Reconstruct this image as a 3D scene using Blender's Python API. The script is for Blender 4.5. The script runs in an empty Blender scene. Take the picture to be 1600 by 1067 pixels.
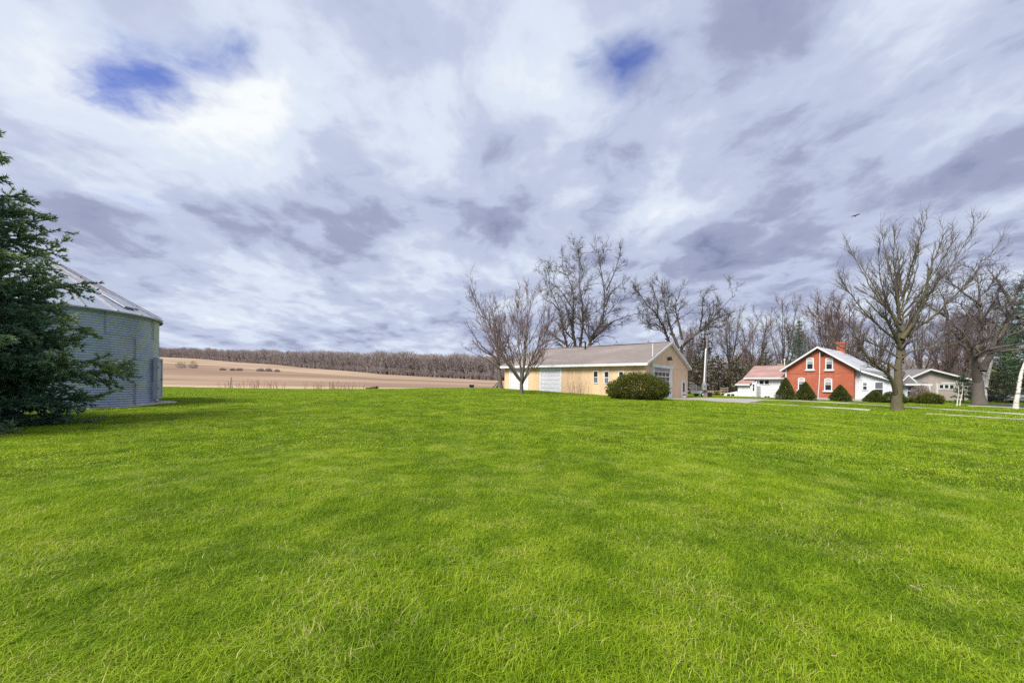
import bpy, math, random
import numpy as np
from mathutils import Matrix, Vector

# ------------------------------------------------------------------ camera, sky, sun, exposure
F = 620.0                       # focal length in photo pixels (photo 1600 wide)
ROLL = math.radians(0.6)
Y0 = 598.3                      # photo row of the horizon at the centre column
EYE = 1.55
scene = bpy.context.scene
col = scene.collection
cam_data = bpy.data.cameras.new("camera")
cam_data.sensor_width = 36.0
cam_data.lens = 36.0 * F / 1600.0
cam_data.shift_y = (Y0 - 533.5) / 1600.0
cam_data.clip_start = 0.05
cam_data.clip_end = 6000
cam = bpy.data.objects.new("camera", cam_data)
col.objects.link(cam)
cam.matrix_world = Matrix.Translation((0, 0, EYE)) @ Matrix.Rotation(math.pi / 2, 4, 'X') @ Matrix.Rotation(ROLL, 4, 'Z')
scene.camera = cam
EXPO = 1.35
scene.view_settings.view_transform = 'Standard'
scene.view_settings.look = 'None'
scene.view_settings.exposure = EXPO
scene.view_settings.gamma = 1.0
scene.view_settings.use_curve_mapping = False
scene.cycles.max_bounces = 5
scene.cycles.sample_clamp_indirect = 2.0
scene.cycles.sample_clamp_direct = 6.0
scene.cycles.transparent_max_bounces = 6
scene.cycles.use_denoising = False

SUN_DIR = Vector((-0.46, -0.52, 0.78)).normalized()      # towards the sun
sun_data = bpy.data.lights.new("sun", 'SUN')
sun_data.energy = 2.3
sun_data.angle = math.radians(24)
sun_data.color = (1.0, 0.95, 0.86)
sun = bpy.data.objects.new("sun", sun_data)
col.objects.link(sun)
sun.rotation_euler = SUN_DIR.to_track_quat('Z', 'Y').to_euler()
sun.location = (-30, -20, 60)


def pix(px, py, d):
    """photo pixel at depth d (metres along the view axis) -> world point"""
    a = (px - 800.0) / F
    b = (Y0 - py) / F
    c, s = math.cos(ROLL), math.sin(ROLL)
    return Vector((d * (a * c - b * s), d, EYE + d * (a * s + b * c)))


def pixdir(px, py):
    v = pix(px, py, 1.0)
    v.z -= EYE
    return v.normalized()


# --- world: Nishita blue behind a broken deck of stratocumulus
world = bpy.data.worlds.new("World")
scene.world = world
world.use_nodes = True
wt = world.node_tree
wt.nodes.clear()


class G:
    """tiny node-graph helper"""
    def __init__(self, tree):
        self.t = tree

    def node(self, kind, **kw):
        n = self.t.nodes.new(kind)
        for k, v in kw.items():
            setattr(n, k, v)
        return n

    def put(self, sock, val):
        if val is None:
            return
        if hasattr(val, 'is_output') or hasattr(val, 'links'):
            self.t.links.new(val, sock)
        else:
            sock.default_value = val

    def math(self, op, a, b=None, c=None, clamp=False):
        n = self.node('ShaderNodeMath', operation=op, use_clamp=clamp)
        for i, v in enumerate((a, b, c)):
            if v is not None:
                self.put(n.inputs[i], v)
        return n.outputs[0]

    def vec(self, op, a, b=None, scale=None):
        n = self.node('ShaderNodeVectorMath', operation=op)
        self.put(n.inputs[0], a)
        if b is not None:
            self.put(n.inputs[1], b)
        if scale is not None:
            self.put(n.inputs['Scale'], scale)
        return n.outputs['Value'] if op in ('LENGTH', 'DOT_PRODUCT', 'DISTANCE') else n.outputs[0]

    def noise(self, v, scale, detail=4.0, rough=0.5, dist=0.0, out='Fac'):
        n = self.node('ShaderNodeTexNoise')
        if v is not None:
            self.put(n.inputs['Vector'], v)
        n.inputs['Scale'].default_value = scale
        n.inputs['Detail'].default_value = detail
        n.inputs['Roughness'].default_value = rough
        n.inputs['Distortion'].default_value = dist
        return n.outputs[out]

    def ramp(self, fac, stops, interp='LINEAR'):
        n = self.node('ShaderNodeValToRGB')
        cr = n.color_ramp
        cr.interpolation = interp
        while len(cr.elements) < len(stops):
            cr.elements.new(0.5)
        for e, (p, c) in zip(cr.elements, stops):
            e.position = p
            e.color = (c[0], c[1], c[2], 1)
        self.put(n.inputs[0], fac)
        return n.outputs[0]

    def mix(self, fac, a, b, blend='MIX'):
        n = self.node('ShaderNodeMix', data_type='RGBA', blend_type=blend)
        self.put(n.inputs[0], fac)
        for i, v in ((6, a), (7, b)):
            if isinstance(v, (tuple, list)):
                v = (v[0], v[1], v[2], 1)
            self.put(n.inputs[i], v)
        return n.outputs[2]


def srgb(r, g, b):
    def f(c):
        c /= 255.0
        return c / 12.92 if c <= 0.04045 else ((c + 0.055) / 1.055) ** 2.4
    return (f(r), f(g), f(b))


w = G(wt)
tc = w.node('ShaderNodeTexCoord')
dirv = w.vec('NORMALIZE', tc.outputs['Generated'])
sep = w.node('ShaderNodeSeparateXYZ')
w.put(sep.inputs[0], dirv)
HOFF = 0.16
den = w.math('ADD', w.math('MAXIMUM', sep.outputs['Z'], 0.0), HOFF)
comb = w.node('ShaderNodeCombineXYZ')
w.put(comb.inputs[0], w.math('DIVIDE', sep.outputs['X'], den))
w.put(comb.inputs[1], w.math('DIVIDE', sep.outputs['Y'], den))
Q = comb.outputs[0]


def qpt(px, py):
    d = pixdir(px, py)
    k = 1.0 / (max(d.z, 0) + HOFF)
    return (d.x * k, d.y * k)


def lobe(px, py, rx, ry, rot=0.0, vec=None):
    """soft blob in the cloud deck, centred on the deck point seen at (px,py); radii in deck units"""
    cx, cy = qpt(px, py)
    n = w.node('ShaderNodeMapping', vector_type='TEXTURE')
    n.inputs['Location'].default_value = (cx, cy, 0)
    n.inputs['Rotation'].default_value = (0, 0, rot)
    n.inputs['Scale'].default_value = (rx, ry, 1)
    w.put(n.inputs['Vector'], vec if vec is not None else Q)
    g = w.node('ShaderNodeTexGradient', gradient_type='SPHERICAL')
    w.put(g.inputs[0], n.outputs[0])
    return w.math('SMOOTH_MIN', g.outputs['Fac'], 1.0, 0.1)


warp = w.vec('SCALE', w.vec('SUBTRACT', w.noise(Q, 1.7, 5, 0.55, out='Color'), (0.5, 0.5, 0.5)), scale=0.36)
Qw = w.vec('ADD', Q, warp)
mp = w.node('ShaderNodeMapping')
mp.inputs['Rotation'].default_value = (0, 0, math.radians(6))
mp.inputs['Scale'].default_value = (1.35, 0.85, 1)
w.put(mp.inputs['Vector'], Qw)
n_big = w.noise(mp.outputs[0], 0.75, 3, 0.5)
n_mid = w.noise(mp.outputs[0], 2.1, 9, 0.55)
n_fine = w.noise(Qw, 4.6, 9, 0.58)
lum = w.math('ADD', 0.50, w.math('MULTIPLY', w.math('SUBTRACT', n_mid, 0.5), 1.25))
lum = w.math('ADD', lum, w.math('MULTIPLY', w.math('SUBTRACT', n_big, 0.5), 0.75))
lum = w.math('ADD', lum, w.math('MULTIPLY', w.math('SUBTRACT', n_fine, 0.5), 0.55))
LOBES = [  # px, py, rx, ry, rot, amount
    (420, 205, 0.75, 0.45, 0.3, 0.30),
    (120, 190, 0.6, 0.5, 0.6, 0.20),
    (60, 330, 1.2, 0.45, 0.5, -0.10),
    (640, 330, 0.9, 0.6, 0.0, -0.15),
    (330, 330, 0.7, 0.3, 0.3, -0.06),
    (700, 130, 0.45, 0.5, 0.0, 0.24),
    (880, 110, 0.25, 0.3, 0.0, 0.20),
    (1300, 200, 0.8, 0.6, 0.5, -0.10),
    (1150, 400, 1.0, 0.8, 0.0, -0.12),
    (1060, 345, 0.7, 0.4, 0.0, 0.16),
    (560, 455, 1.8, 0.7, 0.0, 0.22),
    (1450, 80, 0.5, 0.5, 0.0, 0.08),
    (500, 270, 0.5, 0.35, 0.2, -0.10),
]
for (px_, py_, rx, ry, rot, amt) in LOBES:
    lum = w.math('ADD', lum, w.math('MULTIPLY', lobe(px_, py_, rx, ry, rot, Qw), amt))
KX = 1.0 / (2 ** EXPO) * 10.0          # background strength is 0.1
def kc(r, g, b):
    c = srgb(r, g, b)
    return (c[0], c[1], c[2])
cloud = w.ramp(lum, [(0.02, kc(126, 135, 168)), (0.28, kc(160, 168, 198)), (0.50, kc(194, 203, 228)),
                     (0.72, kc(220, 230, 246)), (0.98, kc(249, 253, 255))], 'EASE')
cloud = w.vec('SCALE', cloud, scale=KX)
sky = w.node('ShaderNodeTexSky', sky_type='NISHITA')
sky.sun_disc = False
sky.sun_elevation = math.asin(SUN_DIR.z)
sky.sun_rotation = math.atan2(SUN_DIR.x, SUN_DIR.y)
sky.altitude = 200
sky.ozone_density = 3.0
blue = w.vec('MULTIPLY', sky.outputs[0], (0.42, 0.44, 0.74))
hole = w.math('ADD', w.math('MULTIPLY', lobe(215, 115, 0.40, 0.19, -0.55, Qw), 1.05), w.math('MULTIPLY', lobe(962, 112, 0.16, 0.13, 0.0, Qw), 1.35))
hole = w.math('ADD', hole, w.math('MULTIPLY', lobe(345, 75, 0.2, 0.1, 0.2, Qw), 0.7))
hole = w.math('ADD', hole, w.math('MULTIPLY', w.math('SUBTRACT', n_fine, 0.5), 2.1))
hole = w.math('ADD', hole, w.math('MULTIPLY', w.math('SUBTRACT', n_mid, 0.6), 1.2))
mr = w.node('ShaderNodeMapRange', interpolation_type='SMOOTHSTEP')
w.put(mr.inputs[0], hole)
mr.inputs[1].default_value = 0.08
mr.inputs[2].default_value = 1.1
mr.inputs[4].default_value = 0.95
skycol = w.mix(mr.outputs[0], cloud, blue)
bg = w.node('ShaderNodeBackground')
bg.inputs['Strength'].default_value = 0.1
w.put(bg.inputs['Color'], skycol)
wo = w.node('ShaderNodeOutputWorld')
wt.links.new(bg.outputs[0], wo.inputs[0])

# ------------------------------------------------------------------ materials
MATS = {}


def material(name, c1, c2=None, rough=0.8, scale=3.0, detail=6, metal=0.0, bump=0.0, bscale=None, c3=None, s3=0.3,
             spec=0.3, stretch=None, coat=0.0, contrast=(0.3, 0.7)):
    m = bpy.data.materials.new(name)
    m.use_nodes = True
    t = m.node_tree
    t.nodes.clear()
    g = G(t)
    tcn = g.node('ShaderNodeTexCoord')
    vec = tcn.outputs['Object']
    if stretch:
        mpn = g.node('ShaderNodeMapping')
        mpn.inputs['Scale'].default_value = stretch
        g.put(mpn.inputs['Vector'], vec)
        vec = mpn.outputs[0]
    p = g.node('ShaderNodeBsdfPrincipled')
    if c2 is None:
        c2 = tuple(v * 0.82 for v in c1)
    fac = g.noise(vec, scale, detail, 0.6)
    colr = g.ramp(fac, [(contrast[0], c1), (contrast[1], c2)])
    if c3 is not None:
        f3 = g.noise(vec, s3, 5, 0.6)
        mrn = g.node('ShaderNodeMapRange')
        g.put(mrn.inputs[0], f3)
        mrn.inputs[1].default_value = 0.48
        mrn.inputs[2].default_value = 0.7
        colr = g.mix(mrn.outputs[0], colr, c3)
    g.put(p.inputs['Base Color'], colr)
    p.inputs['Roughness'].default_value = rough
    p.inputs['Metallic'].default_value = metal
    p.inputs['Specular IOR Level'].default_value = spec
    p.inputs['Coat Weight'].default_value = coat
    if bump:
        b = g.node('ShaderNodeBump')
        b.inputs['Strength'].default_value = bump
        b.inputs['Distance'].default_value = 0.03
        g.put(b.inputs['Height'], g.noise(vec, bscale or scale * 3, 6, 0.65))
        t.links.new(b.outputs[0], p.inputs['Normal'])
    o = g.node('ShaderNodeOutputMaterial')
    t.links.new(p.outputs[0], o.inputs[0])
    MATS[name] = m
    return m


def leaf_material(name, c1, c2, c3=None, trans=0.25, scale=1.2, rough=0.7, attr=None):
    m = bpy.data.materials.new(name)
    m.use_nodes = True
    t = m.node_tree
    t.nodes.clear()
    g = G(t)
    geo = g.node('ShaderNodeNewGeometry')
    fac = g.noise(geo.outputs['Position'], scale, 3, 0.6)
    rnd = geo.outputs['Random Per Island']
    f = g.math('ADD', g.math('MULTIPLY', fac, 0.6), g.math('MULTIPLY', rnd, 0.4))
    tp_n = g.node('ShaderNodeAttribute', attribute_name='tip')
    f = g.math('ADD', f, g.math('MULTIPLY', tp_n.outputs['Fac'], 0.22))
    stops = [(0.3, c1), (0.68, c2)]
    if c3:
        stops.append((0.9, c3))
    colr = g.ramp(f, stops)
    d = g.node('ShaderNodeBsdfPrincipled')
    d.inputs['Roughness'].default_value = rough
    d.inputs['Specular IOR Level'].default_value = 0.25
    g.put(d.inputs['Base Color'], colr)
    tr = g.node('ShaderNodeBsdfTranslucent')
    g.put(tr.inputs['Color'], colr)
    mx = g.node('ShaderNodeMixShader')
    mx.inputs[0].default_value = trans
    t.links.new(d.outputs[0], mx.inputs[1])
    t.links.new(tr.outputs[0], mx.inputs[2])
    o = g.node('ShaderNodeOutputMaterial')
    t.links.new(mx.outputs[0], o.inputs[0])
    MATS[name] = m
    return m


material('galvanised', (0.46, 0.53, 0.64), (0.36, 0.43, 0.54), rough=0.36, scale=1.5, metal=0.92, spec=0.5, c3=(0.50, 0.53, 0.56), s3=0.6)
material('bin_roof', (0.46, 0.50, 0.57), (0.37, 0.42, 0.50), rough=0.45, scale=1.2, metal=0.6, spec=0.5)
material('bin_trim', (0.30, 0.30, 0.33), (0.22, 0.20, 0.22), rough=0.5, scale=3, metal=0.6)
material('bin_door', (0.46, 0.50, 0.55), (0.36, 0.40, 0.46), rough=0.5, scale=2, metal=0.3, c3=(0.33, 0.36, 0.40), s3=1.0)
material('concrete', (0.46, 0.43, 0.38), (0.34, 0.32, 0.29), rough=0.9, scale=4, bump=0.3)
material('gravel_pale', (0.50, 0.46, 0.40), (0.36, 0.33, 0.29), rough=0.95, scale=9, bump=0.6, bscale=40, c3=(0.30, 0.27, 0.23), s3=0.5)
material('gravel_yard', (0.40, 0.36, 0.34), (0.30, 0.27, 0.26), rough=0.95, scale=6, bump=0.6, bscale=30, c3=(0.25, 0.22, 0.20), s3=0.35)
material('asphalt', (0.055, 0.055, 0.06), (0.04, 0.04, 0.045), rough=0.85, scale=8, bump=0.3)
material('mulch', (0.08, 0.05, 0.035), (0.05, 0.03, 0.02), rough=0.95, scale=12, bump=0.6)
material('barn_siding', (0.80, 0.58, 0.355), (0.73, 0.525, 0.32), rough=0.7, scale=1.5, stretch=(3, 3, 0.5), c3=(0.60, 0.43, 0.28), s3=0.45)
material('barn_gable', (0.80, 0.58, 0.39), (0.74, 0.53, 0.355), rough=0.7, scale=1.5, stretch=(2, 2, 0.6), c3=(0.70, 0.50, 0.34), s3=0.5)
material('shingle_barn', (0.225, 0.19, 0.175), (0.175, 0.148, 0.138), rough=0.9, scale=2.5, stretch=(1, 1, 4), c3=(0.26, 0.215, 0.20), s3=0.3, bump=0.4, bscale=14)
material('shingle_red', (0.34, 0.215, 0.195), (0.27, 0.165, 0.15), rough=0.9, scale=4, stretch=(1, 1, 4), c3=(0.42, 0.26, 0.24), s3=0.5, bump=0.4, bscale=14)
material('shingle_grey', (0.20, 0.19, 0.19), (0.15, 0.145, 0.15), rough=0.9, scale=4, c3=(0.26, 0.24, 0.24), s3=0.5, bump=0.3)
material('roof_metal', (0.62, 0.64, 0.67), (0.50, 0.52, 0.56), rough=0.45, scale=1.0, metal=0.2)
material('white_paint', (0.80, 0.80, 0.80), (0.70, 0.71, 0.73), rough=0.5, scale=2, c3=(0.60, 0.60, 0.60), s3=1.2)
material('white_siding', (0.70, 0.71, 0.75), (0.63, 0.645, 0.69), rough=0.55, scale=1.5, c3=(0.62, 0.63, 0.64), s3=0.7)
material('door_white', (0.74, 0.74, 0.79), (0.68, 0.68, 0.74), rough=0.5, scale=1)
material('fascia_grey', (0.38, 0.38, 0.40), (0.30, 0.30, 0.32), rough=0.6, scale=3)
material('glass_dark', (0.02, 0.024, 0.028), (0.035, 0.038, 0.042), rough=0.3, scale=1.5, spec=0.22)
material('glass_pale', (0.20, 0.22, 0.24), (0.10, 0.11, 0.13), rough=0.1, scale=1.2, spec=0.8)
material('blind', (0.55, 0.55, 0.53), (0.48, 0.48, 0.47), rough=0.6, scale=2)
material('taupe_siding', (0.46, 0.39, 0.35), (0.40, 0.34, 0.31), rough=0.75, scale=2, c3=(0.42, 0.36, 0.32), s3=0.5)
material('black_plastic', (0.012, 0.012, 0.014), (0.02, 0.02, 0.022), rough=0.5, scale=3)
material('black_metal', (0.02, 0.02, 0.022), (0.035, 0.035, 0.038), rough=0.5, scale=3, metal=0.3)
material('rubber', (0.015, 0.015, 0.016), (0.025, 0.025, 0.025), rough=0.85, scale=6)
material('grey_metal', (0.38, 0.39, 0.41), (0.30, 0.31, 0.33), rough=0.5, scale=3, metal=0.4)
material('pole_wood', (0.26, 0.23, 0.20), (0.19, 0.165, 0.145), rough=0.9, scale=4, stretch=(4, 4, 0.4), bump=0.3)
material('wood_yellow', (0.60, 0.44, 0.24), (0.50, 0.35, 0.18), rough=0.7, scale=3, stretch=(1, 6, 6))
material('wood_grey', (0.30, 0.25, 0.20), (0.22, 0.18, 0.15), rough=0.9, scale=4)
material('log_bark', (0.16, 0.10, 0.06), (0.09, 0.06, 0.04), rough=0.95, scale=6, bump=0.5)
material('bark_dark', (0.085, 0.066, 0.055), (0.05, 0.04, 0.034), rough=0.95, scale=5, stretch=(3, 3, 0.6), bump=0.8, bscale=8, c3=(0.12, 0.105, 0.075), s3=0.8)
material('bark_grey', (0.16, 0.135, 0.115), (0.10, 0.083, 0.072), rough=0.95, scale=5, stretch=(3, 3, 0.6), bump=0.8, bscale=8, c3=(0.11, 0.115, 0.055), s3=0.6)
material('bark_mossy', (0.145, 0.125, 0.075), (0.09, 0.075, 0.05), rough=0.95, scale=5, stretch=(3, 3, 0.6), bump=0.9, bscale=8, c3=(0.13, 0.135, 0.04), s3=0.8)
material('twig_dark', (0.13, 0.107, 0.098), (0.09, 0.075, 0.07), rough=0.9, scale=2)
material('twig_red', (0.19, 0.125, 0.115), (0.13, 0.09, 0.082), rough=0.9, scale=2)
material('twig_grey', (0.17, 0.14, 0.125), (0.12, 0.10, 0.09), rough=0.9, scale=2)
material('twig_far', (0.38, 0.33, 0.315), (0.25, 0.215, 0.21), rough=0.95, scale=0.3)  # far wood paler than near twigs: distance haze put into the colour
material('stalk_dry', (0.42, 0.24, 0.19), (0.28, 0.15, 0.12), rough=0.9, scale=5)
material('birch_bark', (0.72, 0.68, 0.62), (0.60, 0.55, 0.49), rough=0.75, scale=3, c3=(0.10, 0.08, 0.07), s3=3.0, stretch=(1, 1, 2.2))
leaf_material('spruce_needle', (0.060, 0.14, 0.105), (0.17, 0.29, 0.16), (0.42, 0.47, 0.16), trans=0.28, scale=0.9)
leaf_material('cedar_leaf', (0.045, 0.052, 0.024), (0.11, 0.115, 0.048), (0.19, 0.16, 0.08), trans=0.15, scale=0.5)
leaf_material('yew_leaf', (0.045, 0.060, 0.010), (0.17, 0.18, 0.026), (0.30, 0.27, 0.05), trans=0.2, scale=1.6)
leaf_material('cone_leaf', (0.042, 0.062, 0.014), (0.13, 0.15, 0.03), (0.23, 0.23, 0.06), trans=0.2, scale=1.6)
leaf_material('bush_dry', (0.28, 0.225, 0.195), (0.40, 0.32, 0.28), None, trans=0.1, scale=0.6)
leaf_material('dead_leaf', (0.50, 0.36, 0.28), (0.62, 0.48, 0.38), None, trans=0.2, scale=20)
material('bird_feather', (0.03, 0.03, 0.04), (0.05, 0.05, 0.06), rough=0.8, scale=5)
material('car_paint', (0.012, 0.013, 0.03), (0.02, 0.02, 0.04), rough=0.25, scale=2, spec=0.6, coat=0.5)
material('car_silver', (0.50, 0.51, 0.53), (0.42, 0.43, 0.46), rough=0.3, scale=2, metal=0.4, coat=0.5)


def brick_material():
    m = bpy.data.materials.new('brick_red')
    m.use_nodes = True
    t = m.node_tree
    t.nodes.clear()
    g = G(t)
    tcn = g.node('ShaderNodeTexCoord')
    sx = g.node('ShaderNodeSeparateXYZ')
    g.put(sx.inputs[0], tcn.outputs['Object'])
    cb = g.node('ShaderNodeCombineXYZ')
    g.put(cb.inputs[0], g.math('ADD', sx.outputs[0], sx.outputs[1]))
    g.put(cb.inputs[1], sx.outputs[2])
    b = g.node('ShaderNodeTexBrick')
    g.put(b.inputs['Vector'], cb.outputs[0])
    b.inputs['Scale'].default_value = 1.0
    b.inputs['Brick Width'].default_value = 0.215
    b.inputs['Row Height'].default_value = 0.075
    b.inputs['Mortar Size'].default_value = 0.006
    b.inputs['Color1'].default_value = (0.52, 0.140, 0.065, 1)
    b.inputs['Color2'].default_value = (0.42, 0.098, 0.045, 1)
    b.inputs['Mortar'].default_value = (0.40, 0.18, 0.13, 1)
    f = g.noise(tcn.outputs['Object'], 0.9, 6, 0.65)
    mrn = g.node('ShaderNodeMapRange')
    g.put(mrn.inputs[0], f)
    mrn.inputs[1].default_value = 0.52
    mrn.inputs[2].default_value = 0.75
    c = g.mix(mrn.outputs[0], b.outputs['Color'], (0.52, 0.23, 0.15))
    f2 = g.noise(tcn.outputs['Object'], 6, 4, 0.6)
    c = g.mix(g.math('MULTIPLY', f2, 0.5), c, (0.28, 0.06, 0.04))
    p = g.node('ShaderNodeBsdfPrincipled')
    g.put(p.inputs['Base Color'], c)
    p.inputs['Roughness'].default_value = 0.9
    o = g.node('ShaderNodeOutputMaterial')
    t.links.new(p.outputs[0], o.inputs[0])
    MATS['brick_red'] = m


brick_material()


def lawn_material():
    m = bpy.data.materials.new('lawn_soil')
    m.use_nodes = True
    t = m.node_tree
    t.nodes.clear()
    g = G(t)
    geo = g.node('ShaderNodeNewGeometry')
    P = geo.outputs['Position']
    n1 = g.noise(P, 0.35, 6, 0.6)
    n2 = g.noise(P, 6.0, 6, 0.7)
    f = g.math('ADD', g.math('MULTIPLY', n1, 0.5), g.math('MULTIPLY', n2, 0.5))
    c = g.ramp(f, [(0.32, (0.040, 0.060, 0.006)), (0.5, (0.075, 0.115, 0.008)), (0.68, (0.14, 0.17, 0.025))])
    d = g.node('ShaderNodeBsdfPrincipled')
    g.put(d.inputs['Base Color'], c)
    d.inputs['Roughness'].default_value = 0.95
    d.inputs['Specular IOR Level'].default_value = 0.05
    b = g.node('ShaderNodeBump')
    b.inputs['Strength'].default_value = 0.8
    b.inputs['Distance'].default_value = 0.05
    g.put(b.inputs['Height'], g.noise(P, 14, 5, 0.7))
    t.links.new(b.outputs[0], d.inputs['Normal'])
    o = g.node('ShaderNodeOutputMaterial')
    t.links.new(d.outputs[0], o.inputs[0])
    MATS['lawn_soil'] = m
    # blades
    m = bpy.data.materials.new('grass_blade')
    m.use_nodes = True
    t = m.node_tree
    t.nodes.clear()
    g = G(t)
    geo = g.node('ShaderNodeNewGeometry')
    P = geo.outputs['Position']
    n1 = g.noise(P, 0.45, 5, 0.6)
    n3 = g.noise(P, 2.2, 4, 0.6)
    at = g.node('ShaderNodeAttribute', attribute_name='tone')
    f = g.math('ADD', g.math('MULTIPLY', n1, 1.0), g.math('SUBTRACT', g.math('MULTIPLY', at.outputs['Fac'], 0.34), 0.07))
    f = g.math('ADD', f, g.math('SUBTRACT', g.math('MULTIPLY', g.math('SUBTRACT', n3, 0.5), 1.0), 0.03))
    c = g.ramp(f, [(0.22, (0.105, 0.195, 0.006)), (0.48, (0.200, 0.325, 0.009)), (0.73, (0.33, 0.45, 0.018)),
                   (0.99, (0.47, 0.52, 0.05))])
    n5 = g.noise(P, 1.1, 4, 0.65)
    straw = g.math('GREATER_THAN', g.math('ADD', at.outputs['Fac'], g.math('MULTIPLY', g.math('SUBTRACT', n5, 0.5), 0.75)), 0.97)
    c = g.mix(g.math('MULTIPLY', straw, 0.8), c, (0.58, 0.52, 0.24))
    d = g.node('ShaderNodeBsdfPrincipled')
    g.put(d.inputs['Base Color'], c)
    d.inputs['Roughness'].default_value = 0.5
    d.inputs['Specular IOR Level'].default_value = 0.2
    tr = g.node('ShaderNodeBsdfTranslucent')
    g.put(tr.inputs['Color'], c)
    mx = g.node('ShaderNodeMixShader')
    mx.inputs[0].default_value = 0.35
    t.links.new(d.outputs[0], mx.inputs[1])
    t.links.new(tr.outputs[0], mx.inputs[2])
    o = g.node('ShaderNodeOutputMaterial')
    t.links.new(mx.outputs[0], o.inputs[0])
    MATS['grass_blade'] = m
    # ploughed / stubble field
    m = bpy.data.materials.new('field_soil')
    m.use_nodes = True
    t = m.node_tree
    t.nodes.clear()
    g = G(t)
    geo = g.node('ShaderNodeNewGeometry')
    P = geo.outputs['Position']
    mpn = g.node('ShaderNodeMapping')
    mpn.inputs['Rotation'].default_value = (0, 0, math.radians(20))
    mpn.inputs['Scale'].default_value = (0.004, 0.07, 0.10)
    g.put(mpn.inputs['Vector'], P)
    n1 = g.noise(mpn.outputs[0], 1.0, 10, 0.72)
    n2 = g.noise(P, 0.012, 4, 0.6)
    f = g.math('ADD', g.math('MULTIPLY', n1, 0.6), g.math('MULTIPLY', n2, 0.4))
    c = g.ramp(f, [(0.40, (0.20, 0.140, 0.100)), (0.5, (0.33, 0.24, 0.175)), (0.60, (0.47, 0.355, 0.26))])
    at = g.node('ShaderNodeAttribute', attribute_name='green')
    c = g.mix(at.outputs['Fac'], c, (0.30, 0.27, 0.13))
    at2 = g.node('ShaderNodeAttribute', attribute_name='pale')
    c = g.mix(at2.outputs['Fac'], c, (0.52, 0.40, 0.27))
    at4 = g.node('ShaderNodeAttribute', attribute_name='dark')
    c = g.mix(at4.outputs['Fac'], c, (0.22, 0.15, 0.115))
    at3 = g.node('ShaderNodeAttribute', attribute_name='woodfloor')
    c = g.mix(at3.outputs['Fac'], c, (0.16, 0.12, 0.11))
    d = g.node('ShaderNodeBsdfPrincipled')
    g.put(d.inputs['Base Color'], c)
    d.inputs['Roughness'].default_value = 1.0
    d.inputs['Specular IOR Level'].default_value = 0.0
    o = g.node('ShaderNodeOutputMaterial')
    t.links.new(d.outputs[0], o.inputs[0])
    MATS['field_soil'] = m


lawn_material()

# ------------------------------------------------------------------ mesh helpers


def tag(o, label=None, cat=None, group=None, kind=None):
    if label:
        o['label'] = label
    if cat:
        o['category'] = cat
    if group:
        o['group'] = group
    if kind:
        o['kind'] = kind
    return o


def empty(name, loc=(0, 0, 0), rz=0.0):
    o = bpy.data.objects.new(name, None)
    o.empty_display_size = 0.3
    col.objects.link(o)
    o.location = loc
    o.rotation_euler = (0, 0, rz)
    return o


def link(name, me, mat=None, parent=None, loc=None):
    if mat is not None and not me.materials:
        me.materials.append(MATS[mat] if isinstance(mat, str) else mat)
    o = bpy.data.objects.new(name, me)
    col.objects.link(o)
    if parent is not None:
        o.parent = parent
    if loc is not None:
        o.location = loc
    return o


def np_mesh(name, verts, faces, smooth=False):
    """faces: (N,3) or (N,4) int array"""
    me = bpy.data.meshes.new(name)
    verts = np.asarray(verts, np.float32).reshape(-1, 3)
    faces = np.asarray(faces, np.int32)
    n, k = faces.shape
    me.vertices.add(len(verts))
    me.vertices.foreach_set('co', verts.ravel())
    me.loops.add(n * k)
    me.loops.foreach_set('vertex_index', faces.ravel())
    me.polygons.add(n)
    me.polygons.foreach_set('loop_start', np.arange(0, n * k, k, dtype=np.int32))
    me.polygons.foreach_set('loop_total', np.full(n, k, np.int32))
    if smooth:
        me.polygons.foreach_set('use_smooth', np.ones(n, bool))
    me.update(calc_edges=True)
    return me


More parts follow.
